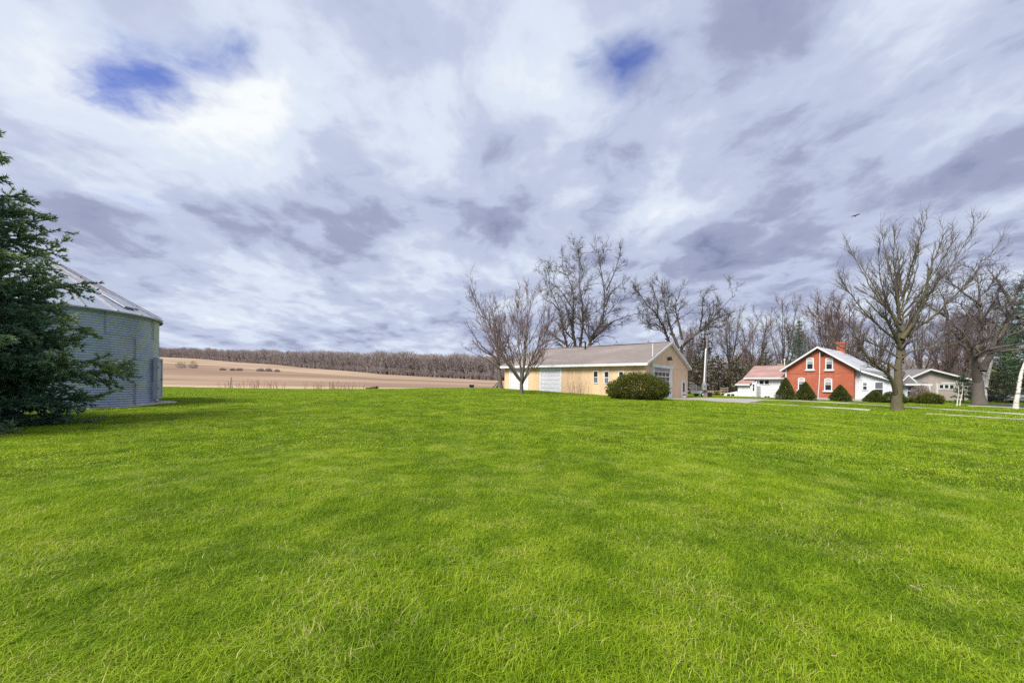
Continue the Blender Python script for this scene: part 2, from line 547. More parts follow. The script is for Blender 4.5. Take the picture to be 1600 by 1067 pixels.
class MB:
    def __init__(self):
        self.v = []
        self.f = []

    def add(self, vs, fs):
        b = len(self.v)
        self.v += [tuple(p) for p in vs]
        self.f += [tuple(i + b for i in f) for f in fs]
        return self

    def box(self, x0, x1, y0, y1, z0, z1):
        return self.add([(x0, y0, z0), (x1, y0, z0), (x1, y1, z0), (x0, y1, z0),
                         (x0, y0, z1), (x1, y0, z1), (x1, y1, z1), (x0, y1, z1)],
                        [(0, 3, 2, 1), (4, 5, 6, 7), (0, 1, 5, 4), (1, 2, 6, 5), (2, 3, 7, 6), (3, 0, 4, 7)])

    def poly(self, pts):
        return self.add(pts, [tuple(range(len(pts)))])

    def slab(self, pts, off):
        """polygon pts extruded by vector off"""
        n = len(pts)
        top = [(p[0] + off[0], p[1] + off[1], p[2] + off[2]) for p in pts]
        fs = [tuple(range(n))[::-1], tuple(range(n, 2 * n))]
        for i in range(n):
            j = (i + 1) % n
            fs.append((i, j, n + j, n + i))
        return self.add(list(pts) + top, fs)

    def tube(self, p0, p1, r0, r1=None, n=8, cap=True):
        r1 = r0 if r1 is None else r1
        p0, p1 = Vector(p0), Vector(p1)
        t = (p1 - p0).normalized()
        ref = Vector((0, 0, 1)) if abs(t.z) < 0.9 else Vector((1, 0, 0))
        a = t.cross(ref).normalized()
        b = t.cross(a)
        vs = []
        for p, r in ((p0, r0), (p1, r1)):
            for k in range(n):
                an = 2 * math.pi * k / n
                vs.append(p + a * (r * math.cos(an)) + b * (r * math.sin(an)))
        fs = [(k, (k + 1) % n, n + (k + 1) % n, n + k) for k in range(n)]
        if cap:
            fs += [tuple(range(n))[::-1], tuple(range(n, 2 * n))]
        return self.add(vs, fs)

    def path(self, pts, r, n=6):
        for a, b in zip(pts[:-1], pts[1:]):
            self.tube(a, b, r, r, n)
        return self

    def mesh(self, name, smooth=False):
        me = bpy.data.meshes.new(name)
        me.from_pydata(self.v, [], self.f)
        if smooth:
            me.polygons.foreach_set('use_smooth', np.ones(len(me.polygons), bool))
        me.update()
        return me

    def build(self, name, mat, parent=None, loc=None, smooth=False, bevel=0.0):
        o = link(name, self.mesh(name, smooth), mat, parent, loc)
        if bevel:
            md = o.modifiers.new('bevel', 'BEVEL')
            md.width = bevel
            md.segments = 2
        return o


# ------------------------------------------------------------------ terrain
CTRL = []


def ctrl_pix(px, py, d):
    p = pix(px, py, d)
    CTRL.append((p.x, p.y, p.z))


for c in [(0, 0, 0), (0, 4, 0.0), (-4, 8, 0.03), (5, 8, 0.0), (-12, 10, 0.08), (12, 10, -0.03), (0, 22, 0.18), (10, 22, 0.08),
          (-24, 16, 0.30), (-16, 26, 0.36), (-60, 20, 0.4), (-60, 52, 0.5), (-70, -20, 0.2), (0, -20, 0), (70, -20, -0.2),
          (100, 20, -0.3), (110, 60, -0.4), (60, 75, -0.3), (0, 75, 0.6), (-30, 75, 0.6), (30, 90, -0.2), (25, 12, -0.1)]:
    CTRL.append(c)
ctrl_pix(450, 608, 55)
ctrl_pix(620, 608, 57)
ctrl_pix(720, 605.5, 58)
ctrl_pix(790, 607.5, 49)
ctrl_pix(815, 615.5, 38)
ctrl_pix(905, 616, 42)
ctrl_pix(1000, 624, 33)
ctrl_pix(1047, 623, 43)
ctrl_pix(1072, 622, 48.5)
ctrl_pix(1160, 622.5, 49)
ctrl_pix(1229, 624, 48)
ctrl_pix(1334, 626.5, 47)
ctrl_pix(1403, 640, 28.5)
ctrl_pix(1440, 632, 42)
ctrl_pix(1535, 632.5, 42)
ctrl_pix(1600, 639, 34)
ctrl_pix(1240, 634, 36)
ctrl_pix(1451, 647.5, 25)
ctrl_pix(1600, 656.5, 21)
CTRL = np.array(CTRL)


def _tps_fit(p, lam=4.0):
    n = len(p)
    d = np.hypot(p[:, None, 0] - p[None, :, 0], p[:, None, 1] - p[None, :, 1])
    d = np.sqrt(d * d + 12.0)
    K = d  # multiquadric: smooth at the data, linear (biharmonic-like) radial basis: stays tame away from the data
    A = np.zeros((n + 3, n + 3))
    A[:n, :n] = -K + lam * np.eye(n)
    A[:n, n] = 1
    A[:n, n + 1:] = p[:, :2]
    A[n, :n] = 1
    A[n + 1:, :n] = p[:, :2].T
    return np.linalg.solve(A, np.concatenate([p[:, 2], np.zeros(3)]))


_W = _tps_fit(CTRL, 1.2)
FU = np.array([-4.0, -1.3, -0.887, -0.70, -0.537, -0.327, -0.065, 0.2, 0.5, 0.9, 1.6, 4.0])
FD = np.array([700, 720, 700, 560, 430, 330, 300, 230, 170, 150, 150, 150.])
FZ = np.array([44, 44, 41.5, 27, 16.3, 7.5, 4.0, 2.0, 0.6, 0.0, 0.0, 0.0])


def terrain(x, y):
    x = np.asarray(x, float)
    y = np.asarray(y, float)
    sh = np.broadcast(x, y).shape
    x = np.broadcast_to(x, sh).ravel()
    y = np.broadcast_to(y, sh).ravel()
    xc = np.clip(x, -75, 115)
    yc = np.clip(y, -25, 92)
    near = np.zeros(len(x))
    n = len(CTRL)
    for i in range(n):
        near -= _W[i] * np.sqrt((xc - CTRL[i, 0]) ** 2 + (yc - CTRL[i, 1]) ** 2 + 12.0)
    near += _W[n] + _W[n + 1] * xc + _W[n + 2] * yc
    near += 0.02 * np.sin(x * 0.9 + 1.3) * np.sin(y * 0.8) + 0.012 * np.sin(x * 2.1 + y * 1.3)
    yy = np.maximum(y, 30)
    u = x / yy
    D = np.interp(u, FU, FD)
    Z = np.interp(u, FU, FZ)
    s = np.clip((y - 58) / (D - 58), 0, 1.0)
    base = np.interp(x, [-10, 60], [0.45, -0.3])
    far = base + (Z - base) * s ** 1.12
    far += 0.055 * np.clip(y - D - 4, 0, 260)
    far += 0.5 * np.sin(x * 0.021 + 2) * np.sin(y * 0.017) * s
    k = np.clip((y - 52) / 22, 0, 1)
    k = k * k * (3 - 2 * k)
    return (near * (1 - k) + far * k).reshape(sh)


def tz(x, y):
    return float(terrain(np.array([x]), np.array([y]))[0])


def ground_hit(px, py, dmin=2.0, dmax=900.0):
    """where the view ray through a photo pixel meets the ground"""
    d = np.exp(np.linspace(math.log(dmin), math.log(dmax), 4000))
    p1 = pix(px, py, 1.0)
    vx, vz = p1.x, p1.z - EYE
    h = EYE + vz * d - terrain(vx * d, d)
    i = np.argmax(h < 0)
    if h[i] >= 0:
        i = len(d) - 1
    return Vector((vx * d[i], d[i], float(terrain(np.array([vx * d[i]]), np.array([d[i]]))[0])))


def base_at(px, d):
    """point of the ground at photo column px and depth d"""
    x = (px - 800.0) / F * d
    return Vector((x, d, tz(x, d)))


# field sheet, reaching the horizon
us = np.concatenate([np.linspace(-4, -1.3, 14), np.linspace(-1.28, 0.2, 120), np.linspace(0.25, 4, 40)])
ys = np.concatenate([np.linspace(44, 80, 19), np.exp(np.linspace(math.log(82), math.log(1400), 170)), [2500, 4500]])
UU, YY = np.meshgrid(us, ys)
XX = UU * YY
ZZ = terrain(XX, YY)
nr, nc = UU.shape
idx = np.arange(nr * nc).reshape(nr, nc)
quads = np.stack([idx[:-1, :-1], idx[:-1, 1:], idx[1:, 1:], idx[1:, :-1]], -1).reshape(-1, 4)
me = np_mesh('field', np.stack([XX, YY, ZZ], -1).reshape(-1, 3), quads, True)
xf, yf, zf = XX.ravel(), YY.ravel(), ZZ.ravel()
DD = np.interp(xf / yf, FU, FD)
sf = (yf - 58) / (DD - 58)
green = np.clip(1 - np.abs(sf - 0.62) / 0.16, 0, 1) * np.clip((-xf / yf - 0.74) / 0.1, 0, 1) * 0.65
swale = np.clip(1 - np.abs(sf - 0.44 - 0.05 * np.sin(xf * 0.01)) / 0.035, 0, 1) * 0.8
edge_pale = np.clip(1 - np.abs(yf - 60) / 6, 0, 1) * 0.7
dark = np.clip((sf - 0.03) / 0.06, 0, 1) * np.clip((0.42 - sf) / 0.05, 0, 1) * (0.45 + 0.25 * np.sin(yf * 0.11 + xf * 0.01) + 0.15 * np.sin(yf * 0.31 + xf * 0.02))
woodfloor = np.clip((yf - DD - 2) / 6, 0, 1)
for nm, arr in (('green', green), ('pale', np.maximum(swale, edge_pale)), ('dark', np.clip(dark, 0, 1)), ('woodfloor', woodfloor)):
    a = me.attributes.new(nm, 'FLOAT', 'POINT')
    a.data.foreach_set('value', arr.astype(np.float32))
tag(link('field', me, 'field_soil'), 'bare tan ploughed field rising to the wooded ridge', None, None, 'structure')


def lawn_edge(x):
    x = np.asarray(x, float)
    e = 55.5 + 0.7 * np.sin(x * 0.23) + 0.35 * np.sin(x * 0.9 + 1)
    return e + np.interp(x, [-8, 6, 16], [0, 8, 32])


xs = np.concatenate([np.arange(-75, -22, 2.5), np.arange(-22, 45, 0.8), np.arange(45, 116, 2.5)])
ts = np.concatenate([np.linspace(-0.45, 0, 12), np.linspace(0.012, 1, 90)])
XL, TL = np.meshgrid(xs, ts)
YL = TL * lawn_edge(XL)
ZL = terrain(XL, YL) + 0.03
nr, nc = XL.shape
idx = np.arange(nr * nc).reshape(nr, nc)
quads = np.stack([idx[:-1, :-1], idx[:-1, 1:], idx[1:, 1:], idx[1:, :-1]], -1).reshape(-1, 4)
tag(link('lawn', np_mesh('lawn', np.stack([XL, YL, ZL], -1).reshape(-1, 3), quads, True), 'lawn_soil'),
    'wide mown lawn of bright spring green grass', None, None, 'structure')

# ---- paths and gravel yard
BARE = []        # polygons (world xy) kept free of grass


def resample(pts, n):
    pts = np.array(pts, float)
    seg = np.r_[0, np.cumsum(np.linalg.norm(np.diff(pts, axis=0), axis=1))]
    t = np.linspace(0, seg[-1], n)
    return np.stack([np.interp(t, seg, pts[:, k]) for k in range(pts.shape[1])], -1)


def ribbon(name, mat, left, right, n, rows, lift, label):
    L, R = resample(left, n), resample(right, n)
    k = np.linspace(0, 1, rows)[:, None, None]
    P = L[None] * (1 - k) + R[None] * k
    X, Y = P[..., 0], P[..., 1]
    Z = terrain(X, Y) + lift
    Z[0] -= 0.05
    Z[-1] -= 0.05
    idx = np.arange(rows * n).reshape(rows, n)
    q = np.stack([idx[:-1, :-1], idx[:-1, 1:], idx[1:, 1:], idx[1:, :-1]], -1).reshape(-1, 4)
    BARE.append(np.concatenate([L[:, :2], R[::-1, :2]]))
    me = np_mesh(name, np.stack([X, Y, Z], -1).reshape(-1, 3), q, True)
    return tag(link(name, me, mat), label, None, None, 'structure')


def strip(name, mat, pix_pts, width, lift, label, n=60):
    c = resample([ground_hit(*p)[:2] for p in pix_pts], n)
    t = np.gradient(c, axis=0)
    t /= np.linalg.norm(t, axis=1)[:, None]
    nrm = np.stack([-t[:, 1], t[:, 0]], -1)
    wob = 1 + 0.08 * np.sin(np.arange(n) * 0.9) + 0.05 * np.sin(np.arange(n) * 2.3)
    return ribbon(name, mat, c + nrm * width / 2 * wob[:, None], c - nrm * width / 2 * wob[:, None], n, 3, lift, label)


gh = lambda pts: [ground_hit(*p)[:2] for p in pts]
ribbon('gravel_yard', 'gravel_yard',
       gh([(1020, 622.6), (1075, 625.2), (1120, 627.6), (1165, 630.0)]),
       gh([(1050, 621.2), (1095, 621.3), (1145, 622.3), (1205, 624.6)]), 30, 10, 0.075, 'grey gravel yard between the tan barn and the white house wing')
strip('path', 'gravel_pale', [(1100, 627), (1165, 630.6), (1240, 634.2), (1300, 637.8), (1362, 641.6)], 1.0, 0.085,
      'pale gravel lane edge running from the barn to the big tree')
strip('path', 'gravel_pale', [(1449, 647.6), (1500, 650.6), (1550, 653.8), (1600, 656.6), (1680, 661.5)], 0.62, 0.085,
      'pale concrete walk nearest the camera on the lawn')
strip('path', 'gravel_pale', [(1195, 625.6), (1260, 626.8), (1320, 630.2), (1390, 635), (1450, 638.8), (1500, 641.8), (1600, 648.2), (1680, 653)], 0.75, 0.085,
      'long pale walk passing in front of the brick farmhouse')
strip('path', 'concrete', [(1510, 634.6), (1525, 634.7), (1560, 636.4), (1600, 638.9), (1660, 642.5)], 0.9, 0.085,
      'pale kerb strip along the dark asphalt drive')
ribbon('road', 'asphalt', gh([(1512, 634.2), (1530, 634.0), (1562, 635.4), (1600, 637.8), (1660, 641.4)]),
       gh([(1512, 633.4), (1530, 631.6), (1562, 631.5), (1600, 632.6), (1660, 634.2)]), 24, 4, 0.07, 'dark asphalt drive beside the birch')

# ------------------------------------------------------------------ foliage and trees


def norm(v):
    return v / np.maximum(np.linalg.norm(v, axis=-1, keepdims=True), 1e-9)


def tubes_to_arrays(groups, sides_for):
    """groups: list of (pts (B,n,3), rad (B,n), level). returns verts, quads"""
    V, Fq, off = [], [], 0
    for pts, rad, lev in groups:
        if len(pts) == 0:
            continue
        B, n, _ = pts.shape
        k = sides_for(lev)
        t = norm(np.gradient(pts, axis=1))
        m = norm(t.mean(axis=1))
        ref = np.where(np.abs(m[:, 2:3]) < 0.8, np.array([[0, 0, 1.0]]), np.array([[1.0, 0.17, 0]]))
        a = norm(np.cross(t, ref[:, None, :]))
        b = np.cross(t, a)
        an = np.arange(k) * 2 * math.pi / k
        ring = pts[:, :, None, :] + rad[:, :, None, None] * (a[:, :, None, :] * np.cos(an)[None, None, :, None] + b[:, :, None, :] * np.sin(an)[None, None, :, None])
        V.append(ring.reshape(-1, 3))
        idx = off + np.arange(B * n * k).reshape(B, n, k)
        nx = np.roll(idx, -1, axis=2)
        q = np.stack([idx[:, :-1], nx[:, :-1], nx[:, 1:], idx[:, 1:]], -1).reshape(-1, 4)
        Fq.append(q)
        off += B * n * k
    return np.concatenate(V), np.concatenate(Fq)


def grow(rng, start, d, length, r0, n, wob, trop, tip=0.35):
    """vectorised wandering branches -> pts (B,n,3), rad (B,n)"""
    B = len(start)
    pts = np.zeros((B, n, 3))
    pts[:, 0] = start
    step = (length / (n - 1))[:, None]
    d = norm(d)
    for i in range(1, n):
        d = norm(d + rng.normal(0, wob, (B, 3)) + np.array([0, 0, trop])[None])
        pts[:, i] = pts[:, i - 1] + d * step
    rad = r0[:, None] * np.linspace(1, tip, n)[None]
    return pts, rad


def children(rng, pts, rad, per_m, tr, ang, lr, ratio, rmin, lmax=None, lmin=0.15, jit=0.35, lobs=None, outward=0.0, nmin=0):
    seglen = np.linalg.norm(np.diff(pts, axis=1), axis=2).sum(1)
    cnt = np.maximum(rng.poisson(seglen * per_m * (tr[1] - tr[0])), nmin)
    pid = np.repeat(np.arange(len(pts)), cnt)
    m = len(pid)
    n = pts.shape[1]
    t = rng.uniform(tr[0], tr[1], m)
    f = t * (n - 1)
    i = np.minimum(f.astype(int), n - 2)
    fr = (f - i)[:, None]
    p = pts[pid, i] * (1 - fr) + pts[pid, i + 1] * fr
    tan = norm(pts[pid, i + 1] - pts[pid, i])
    r = rad[pid, i] * (1 - fr[:, 0]) + rad[pid, i + 1] * fr[:, 0]
    rv = norm(np.cross(tan, rng.normal(0, 1, (m, 3))))
    if outward:
        o = p.copy()
        o[:, 2] = 0
        rv = norm(rv + outward * norm(o))
        rv = norm(rv - tan * (rv * tan).sum(1, keepdims=True))
    a = np.radians(rng.uniform(ang[0], ang[1], m))[:, None]
    d = tan * np.cos(a) + rv * np.sin(a)
    L = seglen[pid] * lr * (1 - 0.55 * t) * rng.uniform(1 - jit, 1 + jit, m)
    if lobs:
        L = rng.uniform(lobs[0], lobs[1], m)
    if lmax:
        L = np.minimum(L, lmax)
    L = np.maximum(L, lmin)
    rr = np.clip(r * ratio * rng.uniform(0.8, 1.15, m), rmin, None)
    return p, d, L, rr


def tree_meshes(name, seed, limbs, spec, flare=True):
    """limbs: list of (polyline [(x,y,z)...], r0, r1). spec: list of dicts for further levels.
    returns trunk mesh, crown mesh"""
    rng = np.random.default_rng(seed)
    g0 = []
    for pl, r0, r1 in limbs:
        p = resample(pl, 14)
        # round off the polyline and add a little wander
        for _ in range(2):
            p[1:-1] = 0.25 * p[:-2] + 0.5 * p[1:-1] + 0.25 * p[2:]
        p[1:-1] += rng.normal(0, 0.05 * np.linalg.norm(p[-1] - p[0]) / 14, p[1:-1].shape)
        tt = np.linspace(0, 1, 14)
        r = r1 + (r0 - r1) * (1 - tt) ** 1.55
        if flare and p[0, 2] < 0.2:
            h = p[:, 2] - p[0, 2]
            r = r * (1 + 0.32 * np.exp(-h / 0.35))
        g0.append((p[None], r[None], 0))
    groups = []
    par = [(np.concatenate([g[0] for g in g0]), np.concatenate([g[1] for g in g0]))]
    lev = 1
    allg = list(par)
    for sp in spec:
        src = allg if sp.get('from_all') else par
        P = [children(rng, pp, rr, sp['per_m'], sp.get('t', (0.2, 1.0)), sp.get('ang', (25, 60)), sp.get('lr', 0.5), sp.get('ratio', 0.6),
                      sp.get('rmin', 0.012), sp.get('lmax'), sp.get('lmin', 0.15), lobs=sp.get('lobs'), outward=sp.get('out', 0), nmin=sp.get('nmin', 0)) for pp, rr in src]
        p, d, L, r = [np.concatenate(z) for z in zip(*P)]
        # keep branches that do not dive into the ground
        keep = p[:, 2] > sp.get('zmin', 1.0)
        p, d, L, r = p[keep], d[keep], L[keep], r[keep]
        pts, rad = grow(rng, p, d, L, r, sp.get('n', 5), sp.get('wob', 0.12), sp.get('trop', 0.05), sp.get('tip', 0.4))
        groups.append((pts, rad, lev))
        par = [(pts, rad)]
        allg.append((pts, rad))
        lev += 1
    V, Q = tubes_to_arrays(g0, lambda l: 9)
    tm = np_mesh(name + '_trunk', V, Q, True)
    V, Q = tubes_to_arrays(groups, lambda l: 5 if l == 1 else (4 if l == 2 else 3))
    cm = np_mesh(name + '_crown', V, Q, True)
    return tm, cm


def plant_tree(name, loc, meshes, label, bark, twig, group, rz=0.0, scale=1.0, cat='tree'):
    e = empty(name, loc, rz)
    e.scale = (scale, scale, scale) if not isinstance(scale, tuple) else scale
    tag(e, label, cat, group)
    link('trunk', meshes[0], bark, e)
    link('crown', meshes[1], twig, e)
    return e


def traced(base, scale, paths, rng, pull=0.0):
    """photo-crop polylines -> metre polylines relative to the base, each limb with its own lean in depth"""
    out = []
    hm = max((base[1] - p[1]) * scale for q_ in paths for p in q_[0])
    for pts, r0, r1, dz in paths:
        n = len(pts)
        pl = []
        for k, (cx, cy) in enumerate(pts):
            h = (base[1] - cy) * scale
            kk = 1 - pull * max(h / hm, abs(cx - base[0]) * scale / hm * 1.3) ** 1.5
            pl.append(((cx - base[0]) * scale * kk, dz[0] + (dz[1] - dz[0]) * k / (n - 1), h * kk))
        out.append((pl, r0, r1))
    return out


def fan_limbs(seed, H, W, r, n_main, trunk_frac=0.18, spread=(8, 42), lead=True, lean=(0, 0)):
    rng = np.random.default_rng(seed)
    limbs = []
    th = H * trunk_frac
    limbs.append(([(0, 0, -0.2), (lean[0] * 0.1, lean[1] * 0.1, th * 0.5), (lean[0] * 0.2, lean[1] * 0.2, th)], r, r * 0.85))
    top = np.array([lean[0] * 0.2, lean[1] * 0.2, th])
    for i in range(n_main):
        az = 2 * math.pi * i / n_main + rng.uniform(-0.4, 0.4)
        sp = math.radians(rng.uniform(*spread)) if not (lead and i == 0) else math.radians(4)
        L = (H - th) * rng.uniform(0.72, 0.95) * (1 - 0.25 * (sp > 0.6))
        p = top - np.array([0, 0, rng.uniform(0, th * 0.35)])
        pl = [tuple(p)]
        out = np.array([math.cos(az) * W / H * 1.6, math.sin(az) * W / H * 1.6, 0])
        for k in range(1, 6):
            s = sp * (1.25 - 0.16 * k)
            d = out * math.sin(s) + np.array([0, 0, math.cos(s)])
            p = p + d * L / 5 + rng.normal(0, 0.03 * L / 5, 3)
            pl.append(tuple(p))
        limbs.append((pl, r * rng.uniform(0.45, 0.65), r * 0.07))
    return limbs


def spec_std(rmin, dens=1.0, up=0.06, crook=0.12, l1=0.5, twig=(0.35, 0.9)):
    return [dict(per_m=1.1 * dens, t=(0.15, 1.0), ang=(22, 55), lr=l1, ratio=0.55, rmin=rmin * 1.6, n=7, wob=crook, trop=up, out=0.35, nmin=3),
            dict(per_m=1.9 * dens, t=(0.15, 1.0), ang=(22, 58), lr=0.5, ratio=0.6, rmin=rmin * 1.15, n=5, wob=crook, trop=up * 0.9, lmin=0.4, nmin=2),
            dict(per_m=3.0 * dens, t=(0.1, 1.0), ang=(20, 55), lobs=twig, ratio=0.6, rmin=rmin * 0.8, n=4, wob=crook, trop=up * 0.8, from_all=True, tip=0.5)]


FORE = 'bare trees standing on the lawn'
BEH = 'bare trees behind the buildings'

# -- maple in front of the barn
H1 = 10.8
mes = tree_meshes('maple', 11, fan_limbs(5, H1, 8.2, 0.19, 8, 0.12, (10, 40)),
                  [dict(per_m=1.6, t=(0.12, 1.0), ang=(18, 42), lr=0.5, ratio=0.55, rmin=0.020, n=6, wob=0.07, trop=0.10, out=0.3, nmin=4),
                   dict(per_m=2.6, t=(0.15, 1.0), ang=(18, 45), lr=0.5, ratio=0.6, rmin=0.013, n=5, wob=0.08, trop=0.08, lmin=0.4, nmin=2),
                   dict(per_m=4.5, t=(0.2, 1.0), ang=(18, 48), lobs=(0.3, 0.8), ratio=0.6, rmin=0.0105, n=3, wob=0.08, trop=0.05, from_all=True, tip=0.5)])
b1 = base_at(815, 37.5)
plant_tree('maple_tree', b1, mes, 'reddish bare maple with several upright stems in front of the white barn doors', 'bark_grey', 'twig_red', FORE)

# -- tree at the far left corner of the barn
rng = np.random.default_rng(3)
sc2 = 0.275 / (F / 52.0)
paths = [([(228, 905), (222, 820), (214, 740), (205, 640), (215, 540), (235, 470)], 0.30, 0.03, (0, 0.8)),
         ([(216, 760), (180, 710), (130, 680), (75, 610), (40, 545)], 0.15, 0.02, (0, -1.2)),
         ([(216, 730), (170, 640), (140, 560), (120, 500)], 0.13, 0.02, (0, 1.5)),
         ([(218, 740), (260, 650), (290, 560), (300, 470)], 0.13, 0.02, (0, -1)),
         ([(215, 700), (190, 600), (180, 520), (170, 460)], 0.12, 0.02, (0, 2)),
         ([(220, 790), (150, 740), (90, 715), (40, 690)], 0.09, 0.015, (0, -1.5))]
mes = tree_meshes('corner', 21, traced((228, 905), sc2, paths, rng), spec_std(0.013, 1.0, 0.07, 0.09))
plant_tree('bare_tree', base_at(782, 52), mes, 'bare spreading tree by the far end of the tan barn', 'bark_grey', 'twig_red', FORE)

# -- two big old trees behind the barn (traced limbs)
sc3 = 0.275 / (F / 62.0)
paths = [([(680, 930), (660, 780), (655, 655), (650, 590), (625, 520), (640, 440), (650, 350), (620, 240), (560, 160)], 0.459, 0.024, (0, 1)),
         ([(672, 900), (620, 740), (600, 660), (575, 590), (560, 500), (545, 420), (490, 340), (455, 240)], 0.311, 0.024, (0, -2.5)),
         ([(684, 900), (680, 760), (682, 655), (690, 570), (710, 480), (700, 380), (680, 260), (690, 120), (700, 60)], 0.370, 0.024, (0, 3.5)),
         ([(688, 900), (705, 740), (718, 650), (750, 590), (800, 500), (820, 380), (800, 260), (770, 180), (765, 80)], 0.355, 0.024, (0, -1)),
         ([(745, 610), (830, 520), (900, 490), (985, 470)], 0.192, 0.024, (0, -3)),
         ([(705, 680), (780, 590), (840, 590), (880, 640)], 0.118, 0.016, (0, -2)),
         ([(590, 640), (540, 590), (480, 570), (440, 540)], 0.148, 0.016, (0, 2)),
         ([(815, 420), (850, 330), (900, 290), (950, 250)], 0.133, 0.016, (-.5, 2)),
         ([(550, 440), (520, 390), (480, 370), (430, 290)], 0.118, 0.016, (0, 3)),
         ([(640, 440), (590, 330), (540, 270), (520, 150)], 0.133, 0.016, (1, 4)),
         ([(815, 330), (860, 220), (870, 150), (880, 100)], 0.118, 0.016, (-1, -3))]
mes = tree_meshes('oldtree', 31, traced((680, 905), sc3, paths, rng, 0.03),
                  [dict(per_m=0.95, t=(0.25, 1.0), ang=(25, 60), lr=0.30, ratio=0.5, rmin=0.035, n=8, wob=0.16, trop=0.05, out=0.3, nmin=3, zmin=6),
                   dict(per_m=1.7, t=(0.15, 1.0), ang=(25, 60), lr=0.5, ratio=0.6, rmin=0.022, n=6, wob=0.16, trop=0.05, nmin=3, zmin=5),
                   dict(per_m=2.4, t=(0.15, 1.0), ang=(25, 60), lr=0.55, ratio=0.6, rmin=0.015, n=4, wob=0.16, trop=0.05, lmin=0.5, zmin=5, nmin=3),
                   dict(per_m=3.6, t=(0.15, 1.0), ang=(20, 60), lobs=(0.4, 1.0), ratio=0.7, rmin=0.014, n=3, wob=0.14, trop=0.04, tip=0.6, zmin=5, from_all=True)])
plant_tree('bare_tree', base_at(907, 62), mes, 'tallest old bare tree with many dark trunks rising behind the middle of the barn roof', 'bark_dark', 'twig_dark', BEH)
sc4 = 0.275 / (F / 60.0)
paths = [([(1222, 905), (1222, 760), (1224, 660), (1250, 600), (1330, 560), (1390, 500), (1440, 420), (1530, 340)], 0.429, 0.024, (0, -1.5)),
         ([(1220, 740), (1210, 660), (1170, 610), (1150, 520), (1090, 450), (1030, 380), (965, 300)], 0.296, 0.024, (0, -1)),
         ([(1235, 640), (1205, 540), (1190, 430), (1170, 330), (1180, 200)], 0.237, 0.024, (0, 3)),
         ([(1255, 590), (1240, 480), (1225, 390), (1270, 290), (1290, 230)], 0.207, 0.024, (0, 2)),
         ([(1310, 570), (1380, 540), (1440, 480), (1480, 400), (1490, 330)], 0.178, 0.024, (0, 3)),
         ([(1150, 530), (1090, 505), (1040, 515), (990, 490)], 0.111, 0.016, (0, -2)),
         ([(1335, 555), (1340, 450), (1330, 360), (1370, 290)], 0.148, 0.016, (-1, -3)),
         ([(1110, 470), (1120, 380), (1090, 300), (1100, 240)], 0.133, 0.016, (0, 1)),
         ([(1400, 490), (1480, 450), (1540, 430)], 0.104, 0.016, (-1, -3))]
mes = tree_meshes('oldtree2', 33, traced((1222, 905), sc4, paths, rng, 0.02),
                  [dict(per_m=1.35, t=(0.25, 1.0), ang=(30, 65), lr=0.36, ratio=0.5, rmin=0.035, n=8, wob=0.2, trop=0.05, out=0.2, nmin=3, zmin=7),
                   dict(per_m=1.8, t=(0.15, 1.0), ang=(30, 65), lr=0.5, ratio=0.6, rmin=0.022, n=6, wob=0.2, trop=0.04, nmin=3, zmin=6),
                   dict(per_m=2.5, t=(0.15, 1.0), ang=(30, 65), lr=0.55, ratio=0.6, rmin=0.015, n=4, wob=0.18, trop=0.03, lmin=0.5, zmin=6, nmin=3),
                   dict(per_m=3.6, t=(0.15, 1.0), ang=(20, 60), lobs=(0.4, 0.9), ratio=0.7, rmin=0.014, n=3, wob=0.14, trop=0.04, tip=0.6, zmin=6, from_all=True)])
plant_tree('bare_tree', base_at(1056, 60), mes, 'crooked old bare tree forking wide above the barn gable peak', 'bark_dark', 'twig_dark', BEH)

# -- big tree on the lawn in front of the farmhouse
D6 = 28.5
sc6 = 0.3093 / (F / D6)
paths = [([(327, 1008), (328, 880), (338, 760), (345, 640), (347, 500), (345, 380), (350, 270)], 0.32, 0.05, (0, 0.4)),
         ([(318, 925), (292, 855), (230, 805), (150, 770), (90, 720), (35, 650), (0, 595)], 0.17, 0.02, (0, -1.5)),
         ([(340, 690), (290, 610), (220, 550), (150, 500), (85, 465)], 0.10, 0.015, (0, -1.2)),
         ([(348, 720), (410, 690), (470, 690), (520, 660)], 0.08, 0.012, (0, -1.5)),
         ([(325, 800), (270, 745), (200, 725), (120, 690), (60, 640)], 0.10, 0.012, (0, 1.5)),
         ([(350, 760), (400, 690), (450, 620), (500, 545)], 0.08, 0.012, (0, 2)),
         ([(338, 740), (250, 660), (170, 620), (80, 560)], 0.08, 0.012, (0, 2.2)),
         ([(346, 640), (388, 560), (425, 430), (440, 300), (470, 180), (505, 75)], 0.16, 0.02, (0, -1))]
ENDS = [(85, 285, 660, 1.2), (125, 200, 600, -1.4), (185, 130, 560, 1.8), (245, 85, 520, -0.8), (300, 60, 470, 1.0), (350, 45, 420, -1.6), (400, 38, 400, 1.5), (455, 45, 440, 0.2),
        (545, 60, 500, 1.6), (590, 95, 540, -1.5), (625, 150, 600, 0.6), (640, 220, 640, -2.0), (600, 330, 660, 2.0), (110, 370, 680, -2.2), (270, 160, 560, 2.6), (430, 150, 520, -2.6)]
for ex, ey, sy, dz_ in ENDS:
    sx = 343 + (ex > 345) * 4
    paths.append(([(sx, sy), (sx + (ex - sx) * 0.34, sy + (ey - sy) * 0.22), (sx + (ex - sx) * 0.66, sy + (ey - sy) * 0.50), (sx + (ex - sx) * 0.86, sy + (ey - sy) * 0.76), (ex, ey)],
                  0.075 + 0.02 * (sy > 550), 0.014, (0.1, dz_)))
